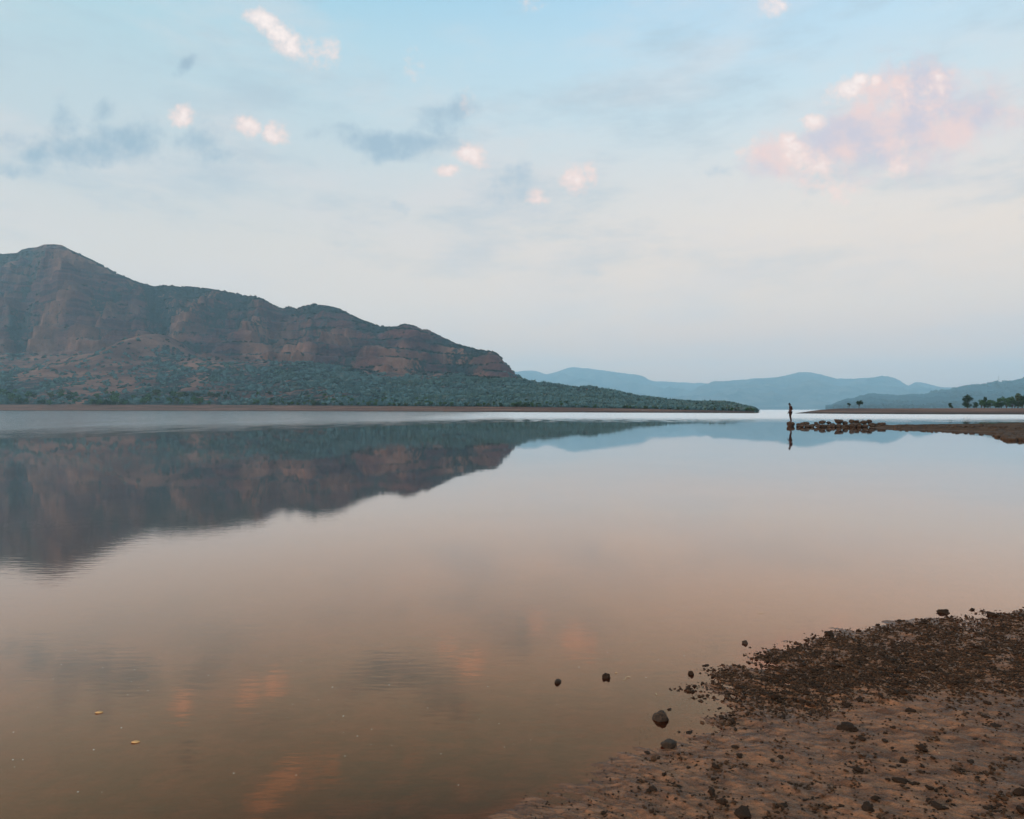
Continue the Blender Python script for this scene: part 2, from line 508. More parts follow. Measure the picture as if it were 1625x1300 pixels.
M_slope = mat_foliage('slope_foliage', (0.030, 0.060, 0.076, 1), (0.056, 0.096, 0.112, 1))
M_bark = mat_simple('bark', (0.03, 0.022, 0.016, 1), (0.07, 0.05, 0.036, 1), 3, 0.95)
M_straw = mat_simple('dry_straw', (0.32, 0.22, 0.11, 1), (0.42, 0.31, 0.18, 1), 20, 0.7)
M_dryleaf = mat_simple('dry_leaf', (0.40, 0.19, 0.06, 1), (0.55, 0.30, 0.12, 1), 30, 0.7)
M_shell = mat_simple('pale_chips', (0.35, 0.28, 0.20, 1), (0.6, 0.55, 0.46, 1), 30, 0.6, island=True)
M_skin = mat_simple('brown_skin', (0.05, 0.020, 0.013, 1), (0.07, 0.03, 0.018, 1), 10, 0.6)
M_shirt = mat_simple('maroon_cloth', (0.016, 0.007, 0.006, 1), (0.026, 0.010, 0.009, 1), 12, 0.95, 0.1)
M_trouser = mat_simple('dark_brown_cloth', (0.020, 0.009, 0.007, 1), (0.030, 0.013, 0.010, 1), 12, 0.95, 0.1)
M_hair = mat_simple('black_hair', (0.006, 0.005, 0.005, 1), (0.012, 0.01, 0.01, 1), 40, 0.7)
M_steel = mat_simple('grey_steel', (0.12, 0.12, 0.12, 1), (0.2, 0.2, 0.2, 1), 2, 0.6)

# ------------------------------------------------------------------ water and lake bed
EXT = 11300.0
o = mesh_np('water', [(-EXT, -60, 0), (EXT, -60, 0), (EXT, 13000, 0), (-EXT, 13000, 0)], [(0, 1, 2, 3)], M_water, False)
tag(o, 'calm lake water mirroring the mountain and the pink clouds', 'water', kind='structure')
o = mesh_np('lake_bed', [(-EXT, -60, -1.6), (EXT, -60, -1.6), (EXT, 13000, -1.6), (-EXT, 13000, -1.6)], [(0, 1, 2, 3)], M_bed, False)
tag(o, 'brown silt bed under the lake', 'lake bed', kind='structure')

# ------------------------------------------------------------------ the mountain across the lake
SKY = np.array([(-900, 520), (-700, 480), (-500, 455), (-350, 428), (-220, 412), (-120, 416), (-50, 408), (0, 404), (12, 403), (27, 402), (34, 397), (45, 394), (58, 393),
    (70, 388.5), (85, 388), (98, 389.5), (110, 396), (127, 404), (145, 412), (165, 422), (185, 434), (205, 442), (225, 450), (245, 455),
    (252, 454), (260, 453.5), (275, 454), (288, 456), (296, 454.5), (310, 456), (330, 458), (360, 463), (390, 469), (405, 471), (418, 475), (430, 482), (441, 488),
    (449, 490), (458, 487.5), (466, 488.5), (472, 491), (480, 486), (490, 484), (505, 484), (520, 485.5), (535, 489), (548, 495), (560, 501),
    (575, 508), (590, 513), (602, 518.5), (620, 519), (630, 518.5), (638, 515.5), (648, 515.5), (658, 518), (668, 522), (683, 525), (695, 532),
    (710, 539), (725, 546), (745, 552), (760, 555.5), (778, 558), (788, 562), (795, 569), (803, 579), (812, 588), (820, 597), (835, 612), (850, 625), (880, 640), (1260, 660)], float)
APR = np.array([(-900, 575), (-200, 566), (0, 566), (200, 560), (400, 572), (600, 590), (740, 600), (820, 604), (840, 608), (868, 611), (900, 616), (920, 617),
    (935, 615), (955, 619), (990, 626), (1010, 631), (1045, 635), (1060, 638), (1100, 640), (1120, 641), (1150, 641), (1163, 644), (1175, 647),
    (1193, 650.5), (1200, 654), (1206, 656.5), (1260, 662)], float)
DS = np.array([(-900, 1000), (0, 780), (200, 720), (400, 640), (600, 500), (800, 372), (1000, 310), (1206, 266), (1260, 262)], float)
DA = np.array([(-900, 1650), (0, 1450), (400, 1200), (820, 860), (1000, 540), (1206, 288), (1260, 275)], float)
DC = np.array([(-900, 2500), (0, 2150), (85, 2100), (250, 1950), (500, 1700), (650, 1520), (800, 1280), (880, 1180), (1260, 900)], float)
HB = np.array([(-900, 8), (0, 7.2), (400, 5.6), (600, 4.0), (800, 3.0), (1000, 1.9), (1206, 0.5), (1260, .3)], float)   # top of the bare bank
ip = lambda T, p: np.interp(p, T[:, 0], T[:, 1])


def mountain_z(px, d):
    """height of the mountain and its wooded foot; px = azimuth (as photo column), d = distance down the lake"""
    px, d = np.broadcast_arrays(np.asarray(px, float), np.asarray(d, float))
    X = (px - PX0) / F * d
    ds, da, dc, hb = ip(DS, px), ip(DA, px), ip(DC, px), ip(HB, px)
    shore = perlin(px * 0.012, 3.3) * 14 + perlin(px * 0.05, 8.1) * 5
    ds = ds + shore * np.clip(ds / 700, .1, 1)
    hc = np.maximum(CAMH + (PY0 - ip(SKY, px)) / F * dc, 1.0)
    ha = CAMH + (PY0 - ip(APR, px)) / F * da
    bw = 10 + hb * 5.0                       # width of the bare bank
    b = (d - ds) / bw
    zb = np.where(b < 0, b * 3.0, hb * np.clip(b, 0, 1) ** 0.75)
    # wooded foot
    t = np.clip((d - ds - bw) / np.maximum(da - ds - bw, 10), 0, 1.6)
    und = fbm(X * 0.006, d * 0.004, 1.0, 4)
    foot = hb + (np.maximum(ha - hb, 0)) * np.where(t < 1, t ** 1.15, 1 + (t - 1) * .12) * (1 + .16 * und * np.clip(t * 3, 0, 1) * np.clip((1.1 - t) * 6, 0, 1))
    foot = np.where(ha < hb, np.minimum(foot, hb + (ha - hb) * np.clip(t, 0, 1)), foot)
    # knoll
    kx, kd = (253 - PX0) / F * 1380, 1380
    foot = foot + 46 * np.exp(-(((X - kx) / 62) ** 2) ** 1.2 - ((d - kd) / 75) ** 2)
    # massif
    d0 = ds + (da - ds) * 0.62
    s = np.clip((d - d0) / (dc - d0), -.2, 2.0)
    sc = np.clip(s, 0, 1)
    prof = np.interp(sc, [0, .2, .42, .56, .62, .76, .85, 1], [0, .07, .24, .44, .47, .66, .84, 1])
    gul = fbm(X * 0.0042 + .25 * fbm(X * .004, d * .004, 5.0, 3), d * 0.0016, 2.0, 5, .52, True)
    env = np.clip(sc * 4, 0, 1) * np.clip((1 - sc) * 5, 0, 1)
    zz = hc * prof + env * (gul - .75) * 66 * np.clip((dc - 900) / 1200, .25, 1)
    g1 = np.exp(-((px - (244 + 26 * (1 - sc))) / (13 + 12 * (1 - sc))) ** 2)        # big gully below the notch
    zz = zz - env * g1 * 70
    g2 = np.exp(-((px - (58 - 30 * (1 - sc) * 1.6)) / 15) ** 2)
    zz = zz - env * g2 * 52
    sp = np.exp(-((px - (80 + 95 * (1 - sc) * .7)) / 36) ** 2)
    zz = zz + env * sp * 48 * sst(sc, .2, .5) * (1 - sst(sc, .7, .95))
    # terraces of the basalt layers
    tp = 32 * np.clip(dc / 2100, .6, 1)
    q = zz / tp + .30 * fbm(X * .003, d * .003, 9.0, 3)
    fr = q - np.floor(q)
    zz = zz + env * (sst(fr, .34, .66) - fr) * tp * .85
    tread = 1 - sst(np.abs(fr - .5), .10, .26)
    zz = np.where(sc < 1, np.minimum(zz, CAMH + (hc - CAMH) * d / dc * .988), zz)      # spurs stay below the crest line
    zz = np.where(s > 1, hc * (1 - .55 * np.clip(s - 1, 0, 1)) + (s - 1) * gul * 14, zz)
    zz = np.where((s < 0) | (px > 872), -60, zz)
    k = 14.0
    hh = np.maximum(foot, zz) + np.maximum(k - np.abs(foot - zz), 0) ** 2 / (4 * k) * np.clip((foot - 25) / 40, 0, 1) * (sc < .9)
    land = b > 1
    z = np.where(land, np.maximum(hh, 0.2), zb)
    z = z + np.where(land, np.clip(b - 1, 0, 1) * fbm(X * .03, d * .03, 4.0, 4) * np.clip(z * .03, 0, 1.8) * (np.clip((1 - sc) * 6, .15, 1)), 0)
    z = np.maximum(z - 8 * sst(px, 1196, 1210), -1.2)
    steep = sst(sc, .25, .5)
    rock = steep * sst(fbm(X * .008, d * .006, 6.0, 4), -.45, .25)
    vegn = fbm(X * .0065, d * .0035, 7.0, 5) + .55 * fbm(X * .022, d * .011, 8.0, 4)
    veg = .47 + .42 * vegn - .17 * (gul - .75) + .30 * g1 + .25 * g2 - .22 * sp * sst(sc, .15, .4)
    veg = veg + .15 * np.clip(sst(px, 150, 420), 0, 1) * (1 - sc) + .28 * sst(px, 600, 860) * (1 - steep)
    veg = veg - .24 * (1 - sst(px, 150, 480)) * sst(t, .12, .5) * (sc < .45) - .10 * steep
    veg = veg + .42 * sst(sc, .80, .95) * (.6 + .8 * fbm(X * .004, d * .003, 2.2, 3)) + .10 * steep + .25 * (1 - sst(b, 1.0, 4.5))
    veg = veg + env * (.20 - .52 * tread) * sst(fbm(X * .01, d * .004, 3.7, 3), -.7, .3)
    kn = np.exp(-((X - kx) / 80) ** 2 - ((d - kd) / 85) ** 2)
    veg = veg - .9 * kn
    return z, np.clip(veg, 0, 1), (1 - sst(b, .9, 1.25)), rock


NC, NR = 1000, 300
pxs = np.linspace(-900, 1240, NC)
rows = np.concatenate([np.linspace(-.04, .06, 26)[:-1], .06 + .94 * np.linspace(0, 1, NR - 60) ** 1.05, np.linspace(1.01, 1.35, 35)])
PXg, Rg = np.meshgrid(pxs, rows)
Dg = ip(DS, PXg) * .97 + Rg * (np.maximum(ip(DC, PXg), ip(DA, PXg) + 40) - ip(DS, PXg) * .97)
Zg, Vg, Bg, Kg = mountain_z(PXg, Dg)
V = np.stack([(PXg - PX0) / F * Dg, Dg, Zg], -1).reshape(-1, 3)
o = mesh_np('mountain', V, grid_faces(len(rows), NC), M_hill, True, attrs={'veg': Vg, 'bank': Bg, 'rock': Kg})
tag(o, 'long brown rocky mountain with scrub gullies and bare muddy bank across the lake', 'mountain', kind='structure')


# ------------------------------------------------------------------ hazy hills at the end of the lake
def ridge(name, sky, d0, dc, label, mat, amp=1.0, nrow=70, step=3.0, base=0.0, kind='structure', rough=6.0):
    sky = np.array(sky, float)
    px = np.arange(sky[0, 0], sky[-1, 0], step)
    r = np.concatenate([np.linspace(0, 1, nrow), np.linspace(1.05, 1.7, 16)])
    P, R = np.meshgrid(px, r)
    d = d0 + (dc - d0) * R
    X = (P - PX0) / F * d
    hc = CAMH + (PY0 - np.interp(P, sky[:, 0], sky[:, 1])) / F * dc
    fr = 6.0 / dc
    gul = fbm(X * fr * 2, d * fr, 3.0, 5, .5, True) - .75
    rc = np.clip(R, 0, 1)
    env = np.clip(rc * 3, 0, 1) * np.clip((1 - rc) * 5, 0, 1)
    z = hc * (rc ** 1.25) + env * gul * hc.max() * .17 * amp - 2 * (1 - rc)
    z = np.where(R > 1, hc * (1 - .6 * (R - 1)), z)
    jag = fbm(X / dc * 300, d / dc * 60, 2.0, 4, .65) * rough * .34
    jag = jag + fbm(X / dc * 55, d / dc * 30, 7.0, 3) * rough * .55
    z = z + jag * np.clip(rc * 4, 0, 1)
    V = np.stack([X, d, z + base], -1).reshape(-1, 3)
    o = mesh_np(name, V, grid_faces(len(r), len(px)), mat)
    return tag(o, label, 'hill', kind=kind)


ridge('far_hills', [(760, 600), (822, 590), (830, 589), (850, 589), (867, 594.5), (880, 592), (905, 583.5), (915, 583.5), (930, 585), (960, 589), (1000, 594),
    (1008, 594.5), (1020, 599), (1035, 605.5), (1060, 607), (1095, 608), (1116, 612), (1140, 617), (1180, 626), (1260, 645)],
    7300, 11500, 'pale flat topped hill fading blue behind the wooded point', M_far, rough=17)
ridge('far_hills', [(1040, 648), (1080, 630), (1116, 613), (1135, 606.5), (1165, 604), (1200, 601.5), (1238, 599), (1262, 592), (1280, 591), (1300, 594), (1315, 598), (1330, 602),
    (1345, 602), (1388, 600), (1400, 598), (1410, 599), (1420, 601), (1430, 605), (1441, 613), (1452, 607), (1462, 607.5), (1480, 612), (1495, 616), (1520, 622), (1560, 634), (1640, 640)],
    6000, 9300, 'pale blue hills with twin peaks behind the standing person', M_far, rough=14)
ridge('far_hills', [(1480, 640), (1535, 614), (1550, 610.5), (1560, 610), (1575, 613), (1640, 620), (1760, 612), (1900, 622)],
    6400, 9900, 'faint hilltop peeping over the wooded slope at right', M_far, rough=14)
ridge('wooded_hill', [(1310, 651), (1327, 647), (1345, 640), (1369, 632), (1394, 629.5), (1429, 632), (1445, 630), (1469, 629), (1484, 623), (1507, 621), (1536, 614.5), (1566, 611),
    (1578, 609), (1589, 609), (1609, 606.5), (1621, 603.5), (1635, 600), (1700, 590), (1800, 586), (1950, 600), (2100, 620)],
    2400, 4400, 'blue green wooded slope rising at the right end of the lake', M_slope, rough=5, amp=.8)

# ------------------------------------------------------------------ low bare spit at right
spx = np.arange(1262, 2150, 2.0)
r = np.linspace(0, 1, 46)
P, R = np.meshgrid(spx, r)
ds = np.interp(P, [1262, 1330, 1450, 1625, 2150], [250, 226, 206, 197, 180]) + perlin(P * .03, 1.7) * 3
dw = np.interp(P, [1262, 1300, 1400, 1700], [6, 60, 140, 190])
top = np.interp(P, [1262, 1275, 1290, 1305, 1325, 1345, 1400, 1625, 2150], [.05, .45, .95, 1.35, 1.7, 1.9, 1.85, 2.0, 2.4])
d = ds - 2 + dw * R
b = (d - ds) / (dw * .45 + 3)
z = np.where(b < 0, b * 3, top * np.clip(b, 0, 1) ** .6) * np.where(R > .92, np.clip((1.02 - R) / .1, 0, 1), 1)
X = (P - PX0) / F * d
z = z + fbm(X * .12, d * .12, 3, 3) * .09 * np.clip(b * 3, 0, 1)
z = np.maximum(z, -1.0)
o = mesh_np('spit', np.stack([X, d, z], -1).reshape(-1, 3), grid_faces(*P.shape), M_hill,
            attrs={'veg': np.zeros(P.size), 'bank': np.ones(P.size), 'rock': np.zeros(P.size)})
tag(o, 'low bare brown spit of land behind the person at right', 'spit', kind='structure')

# ------------------------------------------------------------------ near shore, causeway and banks
LAND = [(-3.0, 0.2), (-0.9, 1.5), (0.10, 2.40), (0.42, 2.80), (0.68, 2.92), (0.80, 3.05), (0.98, 3.52), (1.20, 3.82), (1.72, 4.22), (2.6, 4.55), (3.80, 4.96), (7, 7.4),
        (10, 11.5), (18, 21.5), (25, 30.8), (33, 40), (31.2, 43.5), (30.8, 45), (30.4, 47.6), (29.3, 53), (28.6, 55), (29.6, 56.4), (33, 57.5), (38, 57.6), (45, 58.5), (60, 62), (90, 66),
        (90, -40), (-6, -40)]
BAR = [(27.6, 39.9), (26.6, 38.2), (25.6, 35), (25.2, 33), (30, 33), (33.5, 36), (33, 40.4), (30, 40.6)]


def poly_sd(x, y, poly):
    """signed distance to a polygon, positive inside"""
    x = np.asarray(x, float); y = np.asarray(y, float)
    best = np.full(x.shape, 1e9); ins = np.zeros(x.shape, bool)
    n = len(poly)
    for i in range(n):
        ax, ay = poly[i]; bx, by = poly[(i + 1) % n]
        ex, ey = bx - ax, by - ay
        t = np.clip(((x - ax) * ex + (y - ay) * ey) / (ex * ex + ey * ey), 0, 1)
        best = np.minimum(best, np.hypot(x - ax - t * ex, y - ay - t * ey))
        if ay != by:
            c = ((ay > y) != (by > y)) & (x < (bx - ax) * (y - ay) / (by - ay) + ax)
            ins ^= c
    return np.where(ins, best, -best)


HUMPS = []


def ground_z(x, y):
    sd = poly_sd(x, y, LAND)
    sb = poly_sd(x, y, BAR)
    farf = sst(y, 9, 34)
    slope = .045 + .17 * farf
    cap = .30 + .0 * y + .9 * sst(x, 33, 60) * farf + .5 * (1 - farf)
    z = np.where(sd > 0, cap * (1 - np.exp(-slope * sd / cap)), np.maximum(.06 * sd, -.9))
    z = np.maximum(z, np.where(sb > 0, .15 * (1 - np.exp(-.12 * sb / .15)), -.9))
    rr_ = np.hypot((x - 27.2) / 2.5, (y - 56.3) / 1.0)
    z = np.maximum(z, .16 - .5 * np.maximum(rr_ - .55, 0) - .9 * (rr_ > 3))
    for hx, hy, hr in HUMPS:
        z = np.maximum(z, -.012 - .35 * np.maximum(np.hypot(x - hx, y - hy) - hr, 0))
    nearf = 1 - farf
    st = np.stack([x * cos(.62) - y * sin(.62), x * sin(.62) + y * cos(.62)])
    z = z + nearf * (fbm(x * 1.6, y * 1.6, 1.5, 4) * .012 + fbm(st[0] * 5, st[1] * 19, 4.5, 5, .6) * .0105 * sst(sd, -.3, .2)
                     + fbm(x * 14, y * 14, 6.5, 3) * .0042 * sst(sd, -.25, .1)) + farf * fbm(x * .9, y * .9, 2.5, 4) * .05
    return z, sd


for hpx, hpy, hw in ((962, 1080, 14), (885, 1086, 13), (1049, 1146, 25), (1096, 1072, 10), (1182, 1023, 10), (1427, 986, 8), (1497, 973, 19), (1543, 969, 9)):
    hd = water_d(hpy)
    HUMPS.append(((hpx - PX0) / F * hd, hd, hw * .5 * hd / F))
pyr = np.concatenate([np.linspace(2600, 1570, 200), np.linspace(1560, 1000, 520), np.linspace(999, 860, 90)])
pxr = np.concatenate([np.linspace(-400, -164, 60), np.linspace(-160, 1800, 760), np.linspace(1803, 2900, 260)])
P, Q = np.meshgrid(pxr, pyr)
D = water_d(Q); X = (P - PX0) / F * D
Z, SD = ground_z(X, D)
o = mesh_np('shore', np.stack([X, D, Z], -1).reshape(-1, 3), grid_faces(*P.shape), M_mud)
tag(o, 'wet brown mud beach sloping under the shallow water', 'beach', kind='structure')
# the rest of the bank, coarser, tucked under the near patch
gx, gy = np.meshgrid(np.linspace(-14, 90, 520), np.linspace(-40, 68, 540))
Z2, _ = ground_z(gx, gy)
under = (gy > .95) & (gy < 7.2) & (gx < gy * 1.85) & (gx > -gy * 1.05)
Z2 = np.where(under, Z2 - .07, Z2)
o = mesh_np('bank', np.stack([gx, gy, Z2], -1).reshape(-1, 3), grid_faces(*gx.shape), M_mud)
tag(o, 'brown earth causeway and bank reaching into the lake at right', 'bank', kind='structure')


# ------------------------------------------------------------------ stones
def ico(sub):
    bm = bmesh.new(); bmesh.ops.create_icosphere(bm, subdivisions=sub, radius=1.0)
    bm.verts.ensure_lookup_table()
    v = np.array([q.co[:] for q in bm.verts]); f = np.array([[q.index for q in fc.verts] for fc in bm.faces])
    bm.free()
    return v, f


ICO1, ICO2, ICO3, ICO4 = ico(1), ico(2), ico(3), ico(4)


def rock_shape(base, seed, rough=.28, cuts=5, fine=.06):
    v, f = base
    rr = np.random.default_rng(seed)
    o3 = rr.uniform(0, 50, 3)
    r_ = 1 + rough * perlin(v[:, 0] * 1.1 + o3[0], v[:, 1] * 1.1 + o3[1], v[:, 2] * 1.1 + o3[2])
    p = v * r_[:, None]
    for i in range(cuts):                                   # flat facets
        n = rr.normal(size=3); n /= np.linalg.norm(n)
        h = rr.uniform(.55, .9)
        dd = p @ n - h
        p = p - np.where(dd > 0, dd, 0)[:, None] * n * .9
    if fine:
        q = perlin(p[:, 0] * 3.5 + o3[1], p[:, 1] * 3.5 + o3[2], p[:, 2] * 3.5) + .5 * perlin(p[:, 0] * 8, p[:, 1] * 8 + o3[0], p[:, 2] * 8)
        p = p * (1 + fine * q)[:, None]
    return p, f


def rotz(a):
    return np.array([[cos(a), -sin(a), 0], [sin(a), cos(a), 0], [0, 0, 1]])


def scatter_mesh(name, items, shapes, mat, smooth=False):
    """items: list of (x,y,z,sx,sy,sz,rot,variant) merged into one mesh (for what nobody could count)"""
    vs, fs, n = [], [], 0
    for (x, y, z, sx, sy, sz, a, k) in items:
        p, f = shapes[k]
        q = (p * (sx, sy, sz)) @ rotz(a).T + (x, y, z)
        vs.append(q); fs.append(f + n); n += len(p)
    return mesh_np(name, np.concatenate(vs), np.concatenate(fs), mat, smooth)


# boulders in the row running out from the causeway; numbers are columns, water line and size in the photograph
def boulder(px, py, w, h, d, seed, label, group='boulders in the row beyond the causeway', deep=None):
    k = d / F
    W, H = w * k, h * k * (1.0 if group is None else random.uniform(.58, 1.04))
    c = at(px, py, d)
    p, f = rock_shape(ICO3, seed, .30, 7, .05)
    p = p / np.abs(p).max(0)
    deep = H * .5 if deep is None else deep
    p = p * (W / 2 * 1.12, W / 2 * random.uniform(.8, 1.1), H / 2)
    p[:, 2] = np.where(p[:, 2] < 0, p[:, 2] * (deep / (H / 2)), p[:, 2])
    o = mesh_np('boulder', p, f, M_boulder, True, loc=c)
    return tag(o, label, 'boulder', group)


zz5 = lambda x, y, w, h: (1225 + x / 8.125, 630 + y / 8.125, w / 8.125, h / 8.125)
o = boulder(*zz5(240, 352, 92, 58), 59.0, 11, 'brown boulder in the water under the standing person', None, .45)
ROW = [(338, 358, 52, 32, 57.5), (385, 352, 62, 44, 57.4), (442, 342, 92, 48, 57.8), (456, 376, 64, 44, 56.0), (516, 366, 66, 46, 56.6), (566, 342, 54, 46, 57.6),
       (596, 366, 50, 34, 56.5), (655, 326, 98, 52, 57.6), (728, 334, 58, 36, 57.7), (655, 372, 88, 52, 55.9), (718, 372, 60, 46, 56.0), (784, 358, 74, 54, 56.4),
       (860, 314, 97, 68, 57.0), (858, 370, 84, 52, 55.6), (942, 342, 66, 54, 57.0), (968, 374, 56, 40, 55.7), (1024, 316, 60, 52, 57.4), (1092, 320, 64, 46, 57.2),
       (1042, 366, 96, 64, 55.6), (1178, 330, 84, 52, 57.0), (1124, 364, 88, 62, 55.5), (1252, 318, 72, 54, 57.2), (1204, 372, 84, 56, 55.4), (1286, 356, 92, 66, 55.8),
       (1344, 366, 64, 44, 56.0), (1416, 352, 98, 64, 55.8), (1370, 378, 50, 30, 55.2), (1476, 372, 60, 32, 55.5)]
LB = {0: 'small low boulder at the left tip of the boulder row nearest the person', 2: 'long dark boulder near the left end of the boulder row',
      7: 'dark flat topped boulder lying high on the left half of the row', 12: 'large round boulder standing highest in the middle of the row',
      25: 'peaked boulder at the right end of the row where the causeway starts', 16: 'dark boulder on top right of the large round one',
      21: 'dark pointed boulder on top near the right end of the row', 18: 'broad brown boulder at the waterline right of the middle'}
for k in range(34):                      # smaller rocks that fill the row
    x_ = random.uniform(330, 1480); w_ = random.uniform(34, 66)
    ROW.append((x_, random.uniform(372, 386), w_, w_ * random.uniform(.45, .65), random.uniform(55.3, 56.6)))
for i, (x, y, w, h, d) in enumerate(ROW):
    boulder(*zz5(x, y, w, h), d, 100 + i, LB.get(i, 'brown boulder wedged among others in the row between person and causeway'),
            deep=h / 8.125 * d / F * .5 + .05)

# stones in the gravel spur at the far right
spur = []
for i in range(170):
    t = random.random()
    px = 1578 + 55 * t ** .8
    py = random.gauss(690 + 5 * t, 2.2 + 2.0 * t)
    d = water_d(max(py, 684)); x = (px - PX0) / F * d
    sz = random.uniform(.08, .26)
    spur.append((x, d, .04, sz, sz * random.uniform(.7, 1), sz * random.uniform(.5, .8), random.uniform(0, 6), random.randrange(6)))
SH2 = [rock_shape(ICO2, 50 + k, .3, 5, .06) for k in range(6)]
SH1 = [rock_shape(ICO2, 70 + k, .42, 6, .10) for k in range(10)]
# the biggest as stones of their own, the small ones as rubble
spur.sort(key=lambda q: -q[3])
ME_ST = []
for k in range(8):
    p, f = rock_shape(ICO3, 300 + k, .55, 7, .22)
    o = mesh_np('stone', p, f, M_stone, True)
    ME_ST.append(o.data)
    bpy.data.objects.remove(o)
ME_BO = []
for k in range(5):
    p, f = rock_shape(ICO3, 330 + k, .3, 6, .06)
    o = mesh_np('stone', p, f, M_boulder, True)
    ME_BO.append(o.data)
    bpy.data.objects.remove(o)


def stone(mesh, loc, sc, rz, label, group=None, tilt=0.0, name='stone'):
    o = bpy.data.objects.new(name, mesh)
    o.location = loc; o.scale = sc; o.rotation_euler = (tilt, tilt * .6, rz)
    link(o)
    return tag(o, label, 'stone', group)


for q in spur[:60]:
    stone(ME_BO[q[7] % 5], q[:3], q[3:6], q[6], 'brown stone in the low rubble spur by the right edge of the far bank', 'stones of the rubble spur')
for q in range(60):
    t = random.random()
    px = 1415 + 215 * t; pyb = 681 + 6 * t ** 1.5 + random.uniform(-1.2, .4)
    d = water_d(pyb); x = (px - PX0) / F * d
    s_ = random.uniform(.05, .16)
    spur.append((x, d + .3, float(ground_z(x, d + .3)[0]) + .02, s_, s_, s_ * .7, random.uniform(0, 6), random.randrange(6)))
o = scatter_mesh('rubble', spur[60:], SH2, M_boulder)
tag(o, 'small brown rubble along the edge of the far bank', 'rubble', kind='stuff')

# ------------------------------------------------------------------ gravel and stones of the near beach
def ground_at(px, py):
    d = water_d(py)
    for _ in range(3):
        x = (px - PX0) / F * d
        z = float(ground_z(np.array([x]), np.array([d]))[0][0])
        d = (CAMH - z) * F / (py - PY0)
    return (px - PX0) / F * d, d, z


N = 175000
cx = rng.uniform(1010, 1720, N); cyy = rng.uniform(955, 1330, N)
upper = np.interp(cx, [1010, 1080, 1120, 1160, 1250, 1400, 1625, 1720], [1140, 1085, 1062, 1050, 1024, 1000, 968, 958])
lower = np.interp(cx, [1010, 1100, 1180, 1300, 1450, 1625, 1720], [1150, 1120, 1125, 1112, 1095, 1100, 1100])
clump = fbm(cx * .018, cyy * .03, 3.0, 4)
dens = sst(cyy, upper - 15, upper + 12) * (1 - sst(cyy, lower - 25, lower + 45))
dens = dens * np.interp(cx, [1010, 1060, 1120, 1200, 1280], [.03, .10, .26, .60, 1.0])
dens = dens + .045 * sst(clump, -.1, .8) * (cyy > upper) + .05 * sst(cyy, upper - 22, upper) * sst(clump, 0, .6)
dens = dens * np.clip(.75 + .7 * clump, .15, 1.4)
keep = rng.uniform(0, 1, N) < dens * .72
cx, cyy = cx[keep], cyy[keep]
Dd = water_d(cyy); Xx = (cx - PX0) / F * Dd
Zz, Ss = ground_z(Xx, Dd)
size = .0031 * np.exp(rng.normal(0, .50, len(cx))) + .0016
order = np.argsort(-size)
inview = [i for i in order if 1010 < cx[i] < 1622 and 955 < cyy[i] < 1296]
indiv = inview[:190]
iset = set(indiv)
rest = []
for i in range(len(cx)):
    s_ = size[i]
    if i in iset: continue
    rest.append((Xx[i], Dd[i], Zz[i] + s_ * .25, s_ * random.uniform(.9, 1.5), s_ * random.uniform(.7, 1.1), s_ * random.uniform(.5, .9), random.uniform(0, 6.3), random.randrange(10)))
print('gravel', len(rest))
o = scatter_mesh('gravel', rest, SH1, M_gravel)
tag(o, 'dark brown wet gravel covering the water edge of the beach', 'gravel', kind='stuff')
for i in indiv:
    s_ = size[i] * 1.05
    stone(ME_ST[random.randrange(8)], (Xx[i], Dd[i], Zz[i] + s_ * .25), (s_ * random.uniform(1, 1.5), s_ * random.uniform(.8, 1.1), s_ * random.uniform(.55, .9)),
          random.uniform(0, 6.3), 'dark wet stone lying in the gravel at the water edge of the beach', 'stones in the beach gravel', random.uniform(-.3, .3))

# named stones: (column, row of the centre, width, height, label)
NAMED = [(962, 1078, 14, 10, 'small dark round stone alone in the shallow water, right of the paler one'), (885, 1084, 13, 9, 'small pale brown stone in the shallow water left of the dark one'),
         (1049, 1142, 25, 19, 'dark rounded stone, largest in the shallow water'), (1062, 1180, 27, 15, 'flat brown stone at the mud edge just below the largest dark one'),
         (1096, 1070, 10, 9, 'little black stone where the gravel point meets the water'), (1316, 1006, 16, 12, 'black stone at the water line above the gravel, left of centre'),
         (1427, 985, 8, 6, 'little black stone standing clear of the gravel in the water'), (1497, 972, 19, 8, 'flat dark stone in the water off the gravel at right'),
         (1543, 968, 9, 4, 'thin dark stone in the water near the right edge'), (1182, 1021, 10, 8, 'brown stone in the water at the left tip of the gravel'),
         (1363, 1001, 9, 6, 'dark pebble at the water line right of the black stone'), (1574, 975, 16, 10, 'dark stone on the gravel crest near the right edge'),
         (1345, 1150, 34, 20, 'large dark mud lump in the middle of the beach'), (1378, 1278, 24, 24, 'big dark lump at the bottom of the beach'),
         (1490, 1276, 22, 18, 'dark lump beside a pale straw at the bottom right'), (1182, 1288, 30, 16, 'flat dark stone at the bottom left of the mud'),
         (1621, 1283, 18, 12, 'dark stone cut by the lower right corner'), (1620, 1255, 16, 22, 'brown lump on the right edge of the mud'),
         (1464, 1184, 16, 16, 'dark lump right of centre on the mud'), (1427, 1236, 20, 14, 'dark lump with a flat top low on the mud'),
         (1433, 1204, 14, 8, 'small black lump above the flat topped one'), (1416, 1216, 12, 8, 'small black lump left of its twin on the mud'),
         (1581, 1150, 16, 8, 'flat black lump near the right edge of the mud'), (1563, 1136, 12, 8, 'small black lump near the right edge'),
         (1445, 1126, 18, 12, 'dark lump just under the gravel'), (1540, 1208, 14, 8, 'flat dark pebble on the right half of the mud'),
         (1224, 1206, 14, 12, 'dark lump on the left half of the mud'), (1242, 1276, 16, 12, 'round dark lump low on the left half of the mud')]
